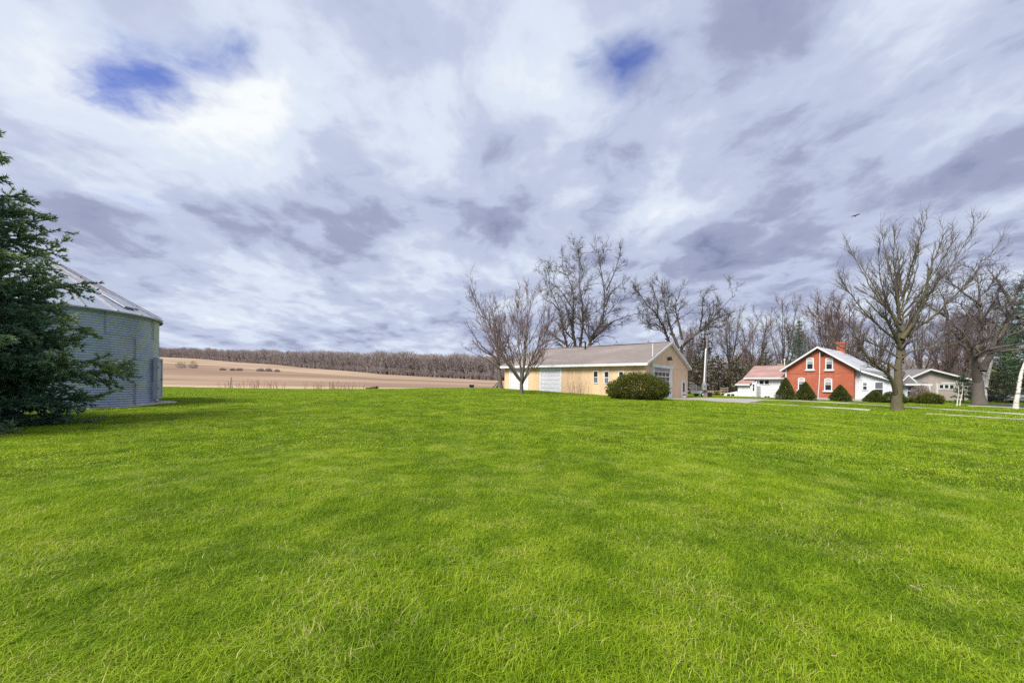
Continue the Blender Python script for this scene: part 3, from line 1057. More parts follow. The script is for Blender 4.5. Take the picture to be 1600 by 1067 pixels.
mes = tree_meshes('lawntree', 41, traced((327, 1003), sc6, paths, rng, 0.03),
                  [dict(per_m=2.1, t=(0.25, 1.0), ang=(16, 38), lr=0.30, ratio=0.5, rmin=0.018, n=7, wob=0.09, trop=0.10, out=0.35, nmin=5, zmin=2.0),
                   dict(per_m=3.0, t=(0.15, 1.0), ang=(16, 40), lr=0.5, ratio=0.6, rmin=0.010, n=5, wob=0.09, trop=0.09, lmin=0.4, nmin=3, zmin=1.6),
                   dict(per_m=5.0, t=(0.15, 1.0), ang=(16, 42), lobs=(0.3, 0.8), ratio=0.6, rmin=0.008, n=3, wob=0.08, trop=0.06, from_all=True, tip=0.5, zmin=1.6)])
plant_tree('bare_tree', base_at(1403, D6), mes, 'large bare lawn tree with mossy trunk and a low limb sweeping towards the farmhouse', 'bark_mossy', 'twig_grey', FORE)

# -- thick multi-limbed tree right of it
D7 = 42
sc7 = 0.3093 / (F / D7)
paths = [([(745, 978), (742, 880), (738, 780), (745, 690), (790, 600), (785, 450), (790, 300), (755, 190)], 0.533, 0.024, (0, 1)),
         ([(735, 860), (690, 740), (625, 640), (545, 585), (450, 555)], 0.310, 0.024, (0, -2)),
         ([(740, 800), (700, 670), (612, 560), (622, 420), (600, 300), (565, 235)], 0.258, 0.024, (0, 2)),
         ([(760, 800), (820, 640), (872, 540), (880, 420), (905, 330), (965, 215)], 0.327, 0.024, (0, -1)),
         ([(875, 520), (960, 470), (1040, 400), (1080, 300)], 0.206, 0.024, (-1, -3)),
         ([(875, 430), (860, 300), (850, 200), (905, 140)], 0.172, 0.016, (-.5, 2)),
         ([(740, 700), (690, 650), (680, 610), (730, 600)], 0.120, 0.024, (0, 0.5)),
         ([(785, 440), (720, 350), (690, 260), (650, 200)], 0.155, 0.016, (0.5, 3)),
         ([(615, 500), (540, 420), (500, 330), (480, 280)], 0.138, 0.016, (1, 3)),
         ([(800, 700), (900, 690), (980, 640), (1060, 600)], 0.138, 0.016, (0, -3))]
mes = tree_meshes('thicktree', 43, traced((745, 972), sc7, paths, rng, 0.10),
                  [dict(per_m=1.4, t=(0.25, 1.0), ang=(28, 62), lr=0.38, ratio=0.5, rmin=0.032, n=8, wob=0.17, trop=0.05, out=0.3, nmin=4, zmin=4),
                   dict(per_m=2.2, t=(0.15, 1.0), ang=(28, 62), lr=0.5, ratio=0.6, rmin=0.018, n=6, wob=0.17, trop=0.04, nmin=3, zmin=3),
                   dict(per_m=3.2, t=(0.15, 1.0), ang=(25, 60), lr=0.55, ratio=0.6, rmin=0.012, n=4, wob=0.15, trop=0.03, lmin=0.4, zmin=3, nmin=2),
                   dict(per_m=3.0, t=(0.15, 1.0), ang=(20, 60), lobs=(0.3, 0.7), ratio=0.7, rmin=0.011, n=3, wob=0.14, trop=0.04, tip=0.6, zmin=3, from_all=True)])
plant_tree('bare_tree', base_at(1531, D7), mes, 'thick grey-trunked bare tree dividing into heavy crooked limbs beside the drive', 'bark_grey', 'twig_dark', FORE)

# -- bare trees behind the houses
MB_BG = []
for s in range(4):
    H = 16
    MB_BG.append(tree_meshes('bg%d' % s, 60 + s, fan_limbs(70 + s, H, (9, 8, 11, 7)[s], 0.28, (6, 7, 6, 8)[s], (0.22, 0.15, 0.28, 0.12)[s], (8, (38, 30, 42, 24)[s])),
                             [dict(per_m=0.9, t=(0.2, 1.0), ang=(20, 48), lr=0.42, ratio=0.55, rmin=0.032, n=6, wob=0.10, trop=0.08, out=0.3, nmin=4, zmin=3),
                              dict(per_m=1.5, t=(0.15, 1.0), ang=(20, 50), lr=0.5, ratio=0.6, rmin=0.020, n=5, wob=0.10, trop=0.07, lmin=0.5, nmin=3, zmin=3),
                              dict(per_m=4.0, t=(0.15, 1.0), ang=(20, 50), lobs=(0.5, 1.1), ratio=0.6, rmin=0.016, from_all=True, n=3, wob=0.10, trop=0.05, tip=0.6, zmin=3)]))
BGT = [  # px, depth, height, variant, rot, label
    (1098, 74, 14.0, 0, 0.3, 'slender bare tree just behind the utility pole'),
    (1140, 78, 18.0, 2, 1.1, 'bare tree rising over the gap between barn and house'),
    (1178, 84, 19.0, 1, 2.0, 'bare tree with upright twigs above the red-roofed wing'),
    (1224, 72, 18.5, 0, 3.3, 'bare tree rising just left of the brick gable'),
    (1258, 86, 17.0, 2, 0.7, 'bare tree half hidden behind the dark spruce by the house'),
    (1296, 70, 19.5, 3, 4.0, 'dense upright bare tree directly behind the brick gable peak'),
    (1322, 78, 21.5, 1, 5.0, 'bare tree behind the red brick chimney'),
    (1370, 80, 18.5, 2, 2.6, 'bare tree behind the white right wing of the house'),
    (1440, 82, 19.0, 0, 1.9, 'bare tree behind the small glazed porch'),
    (1478, 68, 17.0, 1, 0.2, 'bare tree above the taupe house roof'),
    (1512, 88, 22.0, 3, 2.2, 'bare tree far behind the young birch clump'),
    (1575, 76, 22.0, 2, 4.4, 'bare tree behind the dark evergreen by the drive'),
    (1625, 66, 20.0, 0, 3.0, 'bare tree at the far end of the drive'),
    (1010, 86, 12.5, 1, 0.9, 'low bare tree far behind the barn ridge'),
    (1075, 92, 16.0, 3, 2.9, 'bare tree far behind the barn gable eave'),
]
for px_, d_, h_, vr, rz, lb in BGT:
    s = h_ / 16.0
    plant_tree('bare_tree', base_at(px_, d_), MB_BG[vr], lb, 'bark_grey' if vr % 2 else 'bark_dark', 'twig_red' if vr in (1, 3) else 'twig_grey', BEH, rz, s)


def needles(rng, P, D, n_per, ln, wd, spread, up=0.15):
    """K thin triangles around every sample point P with axis D"""
    N = len(P)
    P = np.repeat(P, n_per, 0)
    D = np.repeat(D, n_per, 0)
    m = N * n_per
    r = norm(np.cross(D, rng.normal(0, 1, (m, 3))))
    d = norm(D * rng.uniform(0.5, 1.0, (m, 1)) + r * spread * rng.uniform(0.5, 1.1, (m, 1)) + np.array([0, 0, up]))
    side = norm(np.cross(d, rng.normal(0, 1, (m, 3))))
    L = ln * rng.uniform(0.7, 1.3, (m, 1))
    V = np.stack([P - side * wd, P + side * wd, P + d * L], 1)
    return V.reshape(-1, 3)


def tri_mesh(name, V):
    return np_mesh(name, V, np.arange(len(V)).reshape(-1, 3))


def sample_along(rng, pts, spacing):
    """points and tangents along many polylines"""
    seg = np.diff(pts, axis=1)
    L = np.linalg.norm(seg, axis=2)
    cnt = np.maximum(1, np.round(L / spacing)).astype(int)
    flat = cnt.ravel()
    k = np.repeat(np.arange(flat.size), flat)
    t = rng.uniform(0, 1, len(k))[:, None]
    a = pts[:, :-1].reshape(-1, 3)
    s = seg.reshape(-1, 3)
    return a[k] + s[k] * t, norm(s[k])


def spruce(name, seed, H, R, loc, label, per_whorl=7, whorl=0.42, detail=1.0, need=(0.06, 0.008, 5), rmin=0.008, mat='spruce_needle',
           first=0.25, group=None, profile=0.85, droop=-0.12, keep=None, hang=-0.06):
    rng = np.random.default_rng(seed)
    tr = [(np.array([[(0.0, 0.0, -0.1), (0.05, 0, H * 0.3), (0, 0.05, H * 0.65), (0, 0, H)]]), np.array([[0.03 * H ** 0.85, 0.022 * H ** 0.85, 0.012 * H ** 0.85, 0.01]]), 0)]
    zs = np.arange(first, H * 0.985, whorl)
    p, d, L = [], [], []
    for i, z in enumerate(zs):
        f = z / H
        n = per_whorl if f < 0.8 else max(4, per_whorl - 2)
        a0 = rng.uniform(0, 6.28)
        for k in range(n):
            a = a0 + 6.283 * k / n + rng.uniform(-0.3, 0.3)
            ln = R * (1 - f) ** profile * rng.uniform(0.66, 1.12) + 0.15
            if f < 0.08:
                ln *= 0.85
            dr = droop + 0.55 * f + rng.uniform(-0.08, 0.08) - 0.16 * max(0.0, 1 - f / 0.12) * (hang < -0.1)
            if keep is not None and not keep(math.cos(a), math.sin(a)):
                continue
            p.append((0, 0, z + rng.uniform(-0.12, 0.12)))
            d.append((math.cos(a), math.sin(a), dr))
            L.append(ln)
    p, d, L = np.array(p), norm(np.array(d)), np.array(L)
    pts, rad = grow(rng, p, d, L, 0.008 + L * 0.011, 9, 0.035, 0.035, 0.25)
    # side branches, lying mostly in the plane of the bough
    def sides(pts, rad, per_m, tr_, lr, fl, n, dz, lmin=0.08, lobs=None):
        q, dd, LL, rr = children(rng, pts, rad, per_m, tr_, (38, 62), lr, 0.55, rmin, lmin=lmin, jit=0.3, lobs=lobs, nmin=2)
        dd[:, 2] = dd[:, 2] * fl + dz
        return grow(rng, q, dd, LL, rr, n, 0.05, 0.02, 0.5)
    p2, r2 = sides(pts, rad, 7.0 * detail, (0.12, 1.0), 0.42, 0.42, 5, hang)
    p3, r3 = sides(p2, r2, 8.0 * detail, (0.1, 1.0), 0.5, 0.5, 3, -0.02, 0.10)
    # leading shoot
    groups = [(pts, rad, 1), (p2, r2, 2), (p3, r3, 3)]
    V, Q = tubes_to_arrays(tr, lambda l: 9)
    tm = np_mesh(name + '_trunk', V, Q, True)
    nv = []
    ln, wd, k = need
    for arr, sp_ in ((pts[:, 3:], 0.05 / detail), (p2, 0.04 / detail), (p3, 0.05 / detail)):
        P, D = sample_along(rng, arr, sp_)
        nv.append(needles(rng, P, D, k, ln, wd, 0.75))
    lead = np.stack([np.zeros(60), np.zeros(60), rng.uniform(H * 0.93, H, 60)], -1)
    nv.append(needles(rng, lead, np.tile([[0, 0, 1.0]], (60, 1)), k, ln, wd, 0.9))
    NV = np.concatenate(nv)
    cm = tri_mesh(name + '_needles', NV)
    # pale new growth towards the bough tips
    zr = np.clip(NV[:, 2] / H, 0, 1)
    tipv = np.clip((np.hypot(NV[:, 0], NV[:, 1]) / (R * (1 - zr) ** profile + 0.15) - 0.62) / 0.38, 0, 1)
    a_ = cm.attributes.new('tip', 'FLOAT', 'POINT')
    a_.data.foreach_set('value', tipv.astype(np.float32))
    V, Q = tubes_to_arrays(groups, lambda l: 4 if l == 1 else 3)
    bm = np_mesh(name + '_boughs', V, Q, True)
    e = empty(name, loc)
    tag(e, label, 'tree', group)
    link('trunk', tm, 'bark_dark', e)
    link('bough', bm, 'bark_dark', e)
    link('crown', cm, mat, e)
    return e, cm, bm, tm


# near spruce at the left edge of the photograph
ps = base_at(-104, 10.7)
sp = spruce('spruce_tree', 7, 9.3, 3.65, ps, 'dark green spruce with drooping boughs partly hiding the grain bin', 9, 0.47, 1.0, (0.105, 0.0175, 4), profile=0.72, hang=-0.14)

# evergreens farther off
EV = [  # px, depth, H, R, label, mat, seed, profile
    (1101, 62, 11.5, 2.2, 'tall thin brownish-green cedar behind the utility pole', 'cedar_leaf', 51, 0.6),
    (1122, 66, 6.5, 2.8, 'broad low cedar right of the utility pole', 'cedar_leaf', 52, 0.7),
    (1086, 64, 6.0, 2.2, 'low dark evergreen against the barn gable edge', 'cedar_leaf', 53, 0.7),
    (1150, 70, 6.8, 3.2, 'loose evergreen behind the little entry porch', 'cedar_leaf', 54, 0.6),
    (1196, 74, 8.0, 3.2, 'brownish evergreen above the red-shingled roof', 'cedar_leaf', 55, 0.6),
    (1248, 66, 12.5, 3.2, 'dark spruce standing left of the brick gable behind the house', 'spruce_needle', 56, 0.9),
    (1505, 45, 3.2, 1.3, 'small spruce beside the young birch stems', 'spruce_needle', 57, 0.9),
    (1560, 47, 4.0, 2.2, 'bushy young spruce between thick trunk and leaning birch', 'cedar_leaf', 58, 0.75),
    (1606, 50, 17.0, 4.6, 'tall dark pine at the right edge behind the leaning birch', 'spruce_needle', 59, 0.55),
    (1570, 56, 11.0, 3.6, 'dark conifer rising behind the bushy young spruce', 'cedar_leaf', 61, 0.6),
]
for px_, d_, H_, R_, lb, mt, sd, pf in EV:
    spruce('evergreen_tree', sd, H_, R_, base_at(px_, d_), lb, 6, 0.45 if H_ < 8 else 0.6, 0.42, (0.16, 0.028, 3), rmin=0.012, mat=mt, group='evergreens around the houses', profile=pf)


def clump_shrub(name, loc, shape, n, ln, wd, k, mat, label, seed, group=None, cat='shrub', stems=True, shell=0.45):
    """shape(u) with u in unit ball -> metres; leaf sprigs fill the outer shell densely and the inside loosely"""
    rng = np.random.default_rng(seed)
    v = norm(rng.normal(0, 1, (n, 3)))
    rr = rng.uniform(shell, 1.0, (n, 1)) ** 0.6
    cen = norm(rng.normal(0, 1, (46, 3)))
    dm = (v @ cen.T).max(1, keepdims=True)
    lump = 0.84 + 0.26 * np.clip((dm - 0.78) / 0.22, 0, 1) ** 0.7 + rng.normal(0, 0.03, (n, 1))
    P = shape(v * rr * lump)
    keep = P[:, 2] > 0.03
    P, v = P[keep], v[keep]
    D = norm(v + np.array([0, 0, 0.35]) + rng.normal(0, 0.35, v.shape))
    V = needles(rng, P, D, k, ln, wd, 0.8)
    e = empty(name, loc)
    tag(e, label, cat, group)
    link('foliage', tri_mesh(name + '_foliage', V), mat, e)
    mb = MB()
    for i in range(7):
        a = rng.uniform(0, 6.28)
        q = shape(np.array([[math.cos(a) * 0.6, math.sin(a) * 0.6, rng.uniform(-0.2, 0.5)]]))[0]
        mb.tube((q[0] * 0.12, q[1] * 0.12, -0.05), q, 0.03, 0.008, 5)
    mb.build('stem', 'bark_dark', e)
    return e


def ell(rx, ry, h, flat=0.35):
    def f(u):
        p = u * np.array([rx, ry, 1.0])
        z = u[:, 2]
        p[:, 2] = np.where(z > 0, flat * h + z * (1 - flat) * h, flat * h + z * flat * h * 1.2)
        return p
    return f


def cone(r, h):
    def f(u):
        z = np.clip((u[:, 2:3] + 1) / 2, 0, 1)
        prof = np.clip((1 - z) ** 0.80, 0, 1) * np.clip(0.60 + 1.8 * z, 0, 1.0) * 1.22
        xy = u[:, :2]
        rad = np.linalg.norm(xy, axis=1, keepdims=True)
        lim = np.sqrt(np.maximum(1 - u[:, 2:3] ** 2, 1e-4))
        xy = xy / np.maximum(lim, 0.12) * prof
        return np.concatenate([xy * r, z * h * 1.0], 1)
    return f


b = base_at(996, 33)
clump_shrub('yew_shrub', b, ell(2.45, 2.0, 2.15, 0.36), 15000, 0.11, 0.019, 5, 'yew_leaf', 'big rounded dark green shrub in front of the tan barn corner', 5)
for i, (px_, d_, r_, h_, lb) in enumerate([
        (1227.5, 46.3, 0.98, 2.55, 'clipped cone evergreen at the corner of brick house and white wing'),
        (1258.5, 45.9, 0.98, 2.15, 'clipped cone evergreen covering the lower sill of a brick house window'),
        (1313, 45.2, 0.98, 1.85, 'clipped cone evergreen alone before the brick wall near the white wing'),
        (1366, 44.2, 0.92, 1.35, 'short clipped cone evergreen below the white wing double window')]):
    clump_shrub('cone_evergreen', base_at(px_, d_), cone(r_, h_), 6500, 0.10, 0.022, 4, 'cone_leaf', lb, 80 + i, 'clipped evergreens along the farmhouse', 'shrub')
clump_shrub('round_shrub', base_at(1397, 43), ell(1.15, 0.9, 1.25), 4500, 0.10, 0.02, 4, 'cone_leaf', 'round shrub partly hidden behind the mossy lawn tree trunk', 91, 'clipped evergreens along the farmhouse')
clump_shrub('round_shrub', base_at(1453, 42.5), ell(1.15, 1.0, 1.2), 4500, 0.10, 0.02, 4, 'yew_leaf', 'round clipped shrub in front of the taupe house', 92, 'clipped evergreens along the farmhouse')
clump_shrub('low_hedge', base_at(1425, 44.5), ell(1.3, 0.6, 0.5), 2200, 0.10, 0.02, 4, 'cone_leaf', 'low ground-hugging shrub under the glazed porch', 93, 'clipped evergreens along the farmhouse')
clump_shrub('twiggy_shrub', base_at(1438, 46.5), ell(0.9, 0.8, 2.0), 2500, 0.22, 0.010, 4, 'bush_dry', 'leafless brown shrub right of the glazed porch', 94)


def twiggy(name, loc, n, h, spread, r, label, seed, group, mat='stalk_dry', cat='weeds'):
    rng = np.random.default_rng(seed)
    st = np.stack([rng.normal(0, spread[0], n), rng.normal(0, spread[1], n), np.zeros(n)], -1)
    d = np.stack([rng.normal(0, 0.12, n), rng.normal(0, 0.12, n), np.ones(n)], -1)
    L = h * rng.uniform(0.45, 1.1, n)
    p, rd = grow(rng, st, d, L, np.full(n, r), 5, 0.05, 0.0, 0.6)
    q, dd, LL, rr = children(rng, p, rd, 2.2, (0.45, 1.0), (20, 45), 0.3, 0.7, r * 0.6)
    p2, r2 = grow(rng, q, dd, LL, rr, 3, 0.08, 0.05)
    V, Q = tubes_to_arrays([(p, rd, 1), (p2, r2, 2)], lambda l: 3)
    o = link(name, np_mesh(name, V, Q, True), mat, None, loc)
    tag(o, label, cat, group)
    return o


WG = 'dry stalks along the far lawn edge'
for i, (px_, d_, n_, h_, sp_, lb) in enumerate([
        (384, 56.5, 14, 1.0, (1.3, 0.4), 'sparse dry pinkish stalks just left of the middle stalk clump at the lawn edge'),
        (402, 56.5, 26, 1.45, (0.9, 0.4), 'tall dry stalk clump at the field edge nearest the grain bin'),
        (430, 56.5, 16, 1.25, (0.8, 0.4), 'thin dry stalk clump between the two denser ones'),
        (505, 56.5, 30, 1.15, (1.4, 0.4), 'left half of the densest row of dry stalks'),
        (532, 56.5, 34, 1.15, (1.5, 0.4), 'right half of the densest row of dry stalks'),
        (345, 57.0, 8, 0.9, (1.2, 0.4), 'few dry stalks left of the dark sapling')]):
    twiggy('dry_weeds', base_at(px_, d_), n_, h_, sp_, 0.030, lb, 200 + i, WG)
twiggy('bare_sapling', base_at(360, 56.3), 4, 1.4, (0.12, 0.1), 0.045, 'small dark bare sapling at the lawn edge near the bin', 210, None, 'twig_dark', 'sapling')
for i, (px_, d_) in enumerate([(902, 40.3), (893, 41.2), (912, 39.6)]):
    twiggy('dry_weeds', base_at(px_, d_ - 0.4), 12, 1.35, (0.35, 0.2), 0.014,
           ('tallest dry reddish stalks against the barn wall', 'left dry stalks beside the white barn door', 'right dry stalks below the first barn window')[i],
           220 + i, 'dry stalks along the barn wall')

# hedge bushes out in the field
FB = 'bushes out in the field'
for i, (px_, py_, wd_, h_, lb) in enumerate([
        (283, 575, 8.5, 6.0, 'rounded grey bush in the field next to the bin door'),
        (302, 575.5, 7.5, 7.0, 'two-headed leafless bush right of the rounded field bush'),
        (348, 578.5, 5.0, 1.8, 'first low bush of the field hedge row'),
        (363, 579, 3.5, 1.8, 'second low bush of the field hedge row'),
        (374, 579.3, 6.0, 2.2, 'third low bush of the field hedge row'),
        (407, 580.2, 6.5, 2.6, 'left large bush at the end of the field hedge row'),
        (420, 580.6, 6.0, 3.0, 'biggest bush at the end of the field hedge row'),
        (433, 581.0, 4.0, 1.8, 'last small bush of the field hedge row')]):
    g_ = ground_hit(px_, py_)
    k = g_.y / 380.0
    clump_shrub('field_bush', g_, ell(wd_ / 2 * k, wd_ / 2 * k, h_ * k, 0.3), 260, 1.1 * k, 0.10 * k, 4, 'bush_dry', lb, 240 + i, FB, 'bush', shell=0.2)

# -- far woods: low-detail bare trees, one mass
tree_lib = bpy.data.collections.new('woods_library')
for s in range(5):
    rngw = np.random.default_rng(300 + s)
    H = 17.0
    limbs = fan_limbs(310 + s, H, 6.5, 0.26, 6, (0.28, 0.2, 0.3, 0.24, 0.05)[s], (6, 30))
    tm, cm = tree_meshes('woods', 320 + s, limbs,
                         [dict(per_m=0.55, t=(0.2, 1.0), ang=(18, 45), lr=0.42, ratio=0.6, rmin=0.10, n=4, wob=0.08, trop=0.08, nmin=3, zmin=0.6),
                          dict(per_m=1.0, t=(0.15, 1.0), ang=(18, 50), lobs=(1.0, 2.2), ratio=0.7, rmin=0.065, n=3, wob=0.08, trop=0.08, nmin=3, zmin=0.6, tip=0.6)], False)
    a = np.empty(len(tm.vertices) * 3, np.float32)
    tm.vertices.foreach_get('co', a)
    b_ = np.empty(len(cm.vertices) * 3, np.float32)
    cm.vertices.foreach_get('co', b_)
    fa = np.empty(len(tm.polygons) * 4, np.int32)
    tm.polygons.foreach_get('vertices', fa)
    fb = np.empty(len(cm.polygons) * 4, np.int32)
    cm.polygons.foreach_get('vertices', fb)
    V = np.concatenate([a.reshape(-1, 3), b_.reshape(-1, 3)])
    Q = np.concatenate([fa.reshape(-1, 4), fb.reshape(-1, 4) + len(tm.vertices)])
    m_ = np_mesh('woods_tree', V, Q, True)
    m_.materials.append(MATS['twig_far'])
    tree_lib.objects.link(bpy.data.objects.new('woods_tree', m_))


def instancer(name, P, rotz, scale, pick, library, label, mat=None, tilt=None):
    me = bpy.data.meshes.new(name)
    me.vertices.add(len(P))
    me.vertices.foreach_set('co', np.asarray(P, np.float32).ravel())
    rot = np.zeros((len(P), 3), np.float32)
    rot[:, 2] = rotz
    if tilt is not None:
        rot[:, :2] = tilt
    for nm, ty, arr in (('rot', 'FLOAT_VECTOR', rot), ('scl', 'FLOAT_VECTOR', np.asarray(scale, np.float32)), ('pick', 'INT', np.asarray(pick, np.int32))):
        at = me.attributes.new(nm, ty, 'POINT')
        at.data.foreach_set('vector' if ty == 'FLOAT_VECTOR' else 'value', arr.ravel())
    o = link(name, me)
    gt = bpy.data.node_groups.new(name, 'GeometryNodeTree')
    gt.interface.new_socket('Geometry', in_out='INPUT', socket_type='NodeSocketGeometry')
    gt.interface.new_socket('Geometry', in_out='OUTPUT', socket_type='NodeSocketGeometry')
    N = gt.nodes.new
    gi, go = N('NodeGroupInput'), N('NodeGroupOutput')
    mp_ = N('GeometryNodeMeshToPoints')
    iop = N('GeometryNodeInstanceOnPoints')
    ci = N('GeometryNodeCollectionInfo')
    ci.inputs['Collection'].default_value = library
    ci.inputs['Separate Children'].default_value = True
    ci.inputs['Reset Children'].default_value = True
    ar, as_, ap = N('GeometryNodeInputNamedAttribute'), N('GeometryNodeInputNamedAttribute'), N('GeometryNodeInputNamedAttribute')
    ar.data_type = as_.data_type = 'FLOAT_VECTOR'
    ap.data_type = 'INT'
    ar.inputs[0].default_value, as_.inputs[0].default_value, ap.inputs[0].default_value = 'rot', 'scl', 'pick'
    L = gt.links.new
    L(gi.outputs[0], mp_.inputs['Mesh'])
    L(mp_.outputs[0], iop.inputs['Points'])
    L(ci.outputs[0], iop.inputs['Instance'])
    iop.inputs['Pick Instance'].default_value = True
    L(ap.outputs[0], iop.inputs['Instance Index'])
    L(ar.outputs[0], iop.inputs['Rotation'])
    L(as_.outputs[0], iop.inputs['Scale'])
    L(iop.outputs[0], go.inputs[0])
    md = o.modifiers.new('scatter', 'NODES')
    md.node_group = gt
    tag(o, label, None, None, 'stuff')
    return o


rw = np.random.default_rng(77)
NW = 6500
u_ = rw.uniform(-1.5, 0.05, NW)
Dw = np.interp(u_, FU, FD)
yw = Dw + 3 + rw.exponential(1.0, NW) * 26 + rw.uniform(0, 1.5, NW)
xw = u_ * yw
zw = terrain(xw, yw) - 0.3
sw = rw.uniform(0.72, 1.12, NW) * np.interp(u_, [-0.9, -0.5, -0.3], [0.98, 1.02, 1.05])
low = rw.uniform(0, 1, NW) < 0.38           # brush and saplings at the wood's edge
yw = np.where(low, Dw + rw.uniform(0.5, 16, NW), yw)
xw = u_ * yw
zw = terrain(xw, yw) - 0.3
sw = sw * (1 + 0.025 * np.sin(u_ * 37) + 0.03 * np.sin(u_ * 91 + 1))
sw = np.where(low, rw.uniform(0.15, 0.45, NW), sw)
sh = np.where(low, sw * 2.0, sw * 1.25)
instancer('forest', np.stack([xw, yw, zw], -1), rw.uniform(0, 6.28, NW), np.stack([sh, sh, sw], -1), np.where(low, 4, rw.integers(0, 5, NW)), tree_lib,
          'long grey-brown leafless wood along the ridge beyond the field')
NB = 1100
u_ = rw.uniform(0.05, 1.75, NB)
yw = np.interp(u_, [0.05, 0.3, 0.5, 1.8], [200, 120, 96, 92]) + rw.exponential(1.0, NB) * 20
xw = u_ * yw
lowb = rw.uniform(0, 1, NB) < 0.4
sw = rw.uniform(0.5, 0.85, NB) * np.where(lowb, 0.45, 1.0) * np.interp(u_, [0.05, 0.3, 0.6], [1.0, 0.8, 0.75])
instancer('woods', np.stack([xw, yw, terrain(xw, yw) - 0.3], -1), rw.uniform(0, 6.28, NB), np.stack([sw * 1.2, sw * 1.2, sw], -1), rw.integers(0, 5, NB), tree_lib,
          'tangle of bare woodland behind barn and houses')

# -- birches
def birch(loc, pts, r, label, seed, group=None, twigs=True):
    tm, cm = tree_meshes('birch', seed, [(pts_, r_, r_ * 0.25) for pts_, r_ in zip(pts, r)],
                         [dict(per_m=1.3, t=(0.3, 1.0), ang=(25, 50), lr=0.22, ratio=0.3, rmin=0.014, n=6, wob=0.08, trop=0.03, nmin=3, zmin=1.5),
                          dict(per_m=2.4, t=(0.15, 1.0), ang=(20, 50), lr=0.5, ratio=0.6, rmin=0.009, n=4, wob=0.09, trop=-0.02, lmin=0.4, nmin=2, zmin=1.5)])
    return plant_tree('birch_tree', loc, (tm, cm), label, 'birch_bark', 'twig_dark', group)


BG_ = 'white-barked birches by the drive'
birch(base_at(1587, 33), [[(0, 0, -0.2), (0.16, 0, 1.0), (0.45, 0.1, 2.4), (0.95, 0.1, 4.0), (2.1, 0.3, 7), (3.4, 0.2, 10)]], [0.16],
      'white birch leaning out of the picture at the edge of the drive', 401, BG_)
birch(base_at(1538, 43.5), [[(0, 0, -0.2), (0.1, 0.2, 2.0), (0.25, 0.3, 4.0), (0.65, 0.3, 7.0), (0.8, 0.5, 10)], [(0.1, 0, 1.8), (0.55, 0, 4.0), (0.95, -0.2, 6.5), (1.1, -0.3, 9)]], [0.24, 0.2],
      'white peeling birch trunk beside the thick grey tree trunk', 402, BG_)
birch(base_at(1498, 39), [[(-0.15, 0, -0.1), (-0.08, 0, 0.8), (0.02, 0, 1.6), (-0.1, 0.1, 2.5)], [(0.1, 0, -0.1), (0.22, 0, 0.8), (0.42, 0, 1.6), (0.5, 0.1, 2.4)]], [0.06, 0.055],
      'young pale birch clump of two thin stems before the taupe house', 403, BG_)

# ------------------------------------------------------------------ grain bin
bd = 28.4
ang_c = math.atan2(-740.0, F)
bx, by = bd * math.sin(ang_c), bd * math.cos(ang_c)
BR, BHT = 4.12, 4.22
bz = tz(bx + 3, by + 1) + 0.08
view_az = math.atan2(-by, -bx)              # azimuth from the bin to the camera
bin_e = empty('grain_bin', (bx, by, bz))
tag(bin_e, 'round corrugated steel grain bin with conical roof behind the spruce', 'grain bin')
NR, NS, NCOR, NA = 4, 10, 10, 10
ringh = BHT / NR
pitch = ringh / NCOR
zz = np.linspace(0, ringh, NCOR * 8 + 1)
rr = BR + 0.022 * np.cos(2 * math.pi * zz / pitch)
aa = np.linspace(0, 2 * math.pi / NS + 0.012, NA + 1)
lap = np.linspace(0.010, 0.0, NA + 1)
RRR = rr[:, None] + lap[None] * 0.8
Vs = np.stack([RRR * np.cos(aa)[None], RRR * np.sin(aa)[None], np.repeat(zz[:, None], NA + 1, 1)], -1)
idx = np.arange(Vs.shape[0] * Vs.shape[1]).reshape(Vs.shape[:2])
q = np.stack([idx[:-1, :-1], idx[:-1, 1:], idx[1:, 1:], idx[1:, :-1]], -1).reshape(-1, 4)
sheet = np_mesh('wall_sheet', Vs.reshape(-1, 3), q, True)
bolt = MB()
for k in range(NCOR * 2):
    z_ = (k + 0.5) * pitch / 2
    if k % 2 == 0:
        for da in (0.004, 0.012):
            bolt.tube((math.cos(da) * (BR + 0.01), math.sin(da) * (BR + 0.01), z_), (math.cos(da) * (BR + 0.040), math.sin(da) * (BR + 0.040), z_), 0.010, 0.009, 6)
bolt_me = bolt.mesh('bolt_row')
for i in range(NR):
    for j in range(NS):
        o = link('wall_sheet', sheet, 'galvanised', bin_e, (0, 0, i * ringh))
        o.rotation_euler = (0, 0, (j + (0.5 if i % 2 else 0.0)) * 2 * math.pi / NS + view_az + 0.15)
        s_ = tag(link('bolt_row', bolt_me, 'bin_trim', o), kind='stuff')
# roof
NPAN = 24
RO = BR + 0.16
ROOFH = 2.62
zr0 = BHT - 0.02
pan = MB()
a0, a1 = 0.0, 2 * math.pi / NPAN
r_in = 0.35
def rp(a, r, up=0.0):
    t = (RO - r) / RO
    return (r * math.cos(a), r * math.sin(a), zr0 + t * ROOFH + up)
for k in range(6):
    ra, rb = RO + (r_in - RO) * k / 6, RO + (r_in - RO) * (k + 1) / 6
    pan.add([rp(a0, ra), rp((a0 + a1) / 2, ra, -0.0), rp(a1, ra), rp(a1, rb), rp((a0 + a1) / 2, rb), rp(a0, rb)], [(0, 1, 4, 5), (1, 2, 3, 4)])
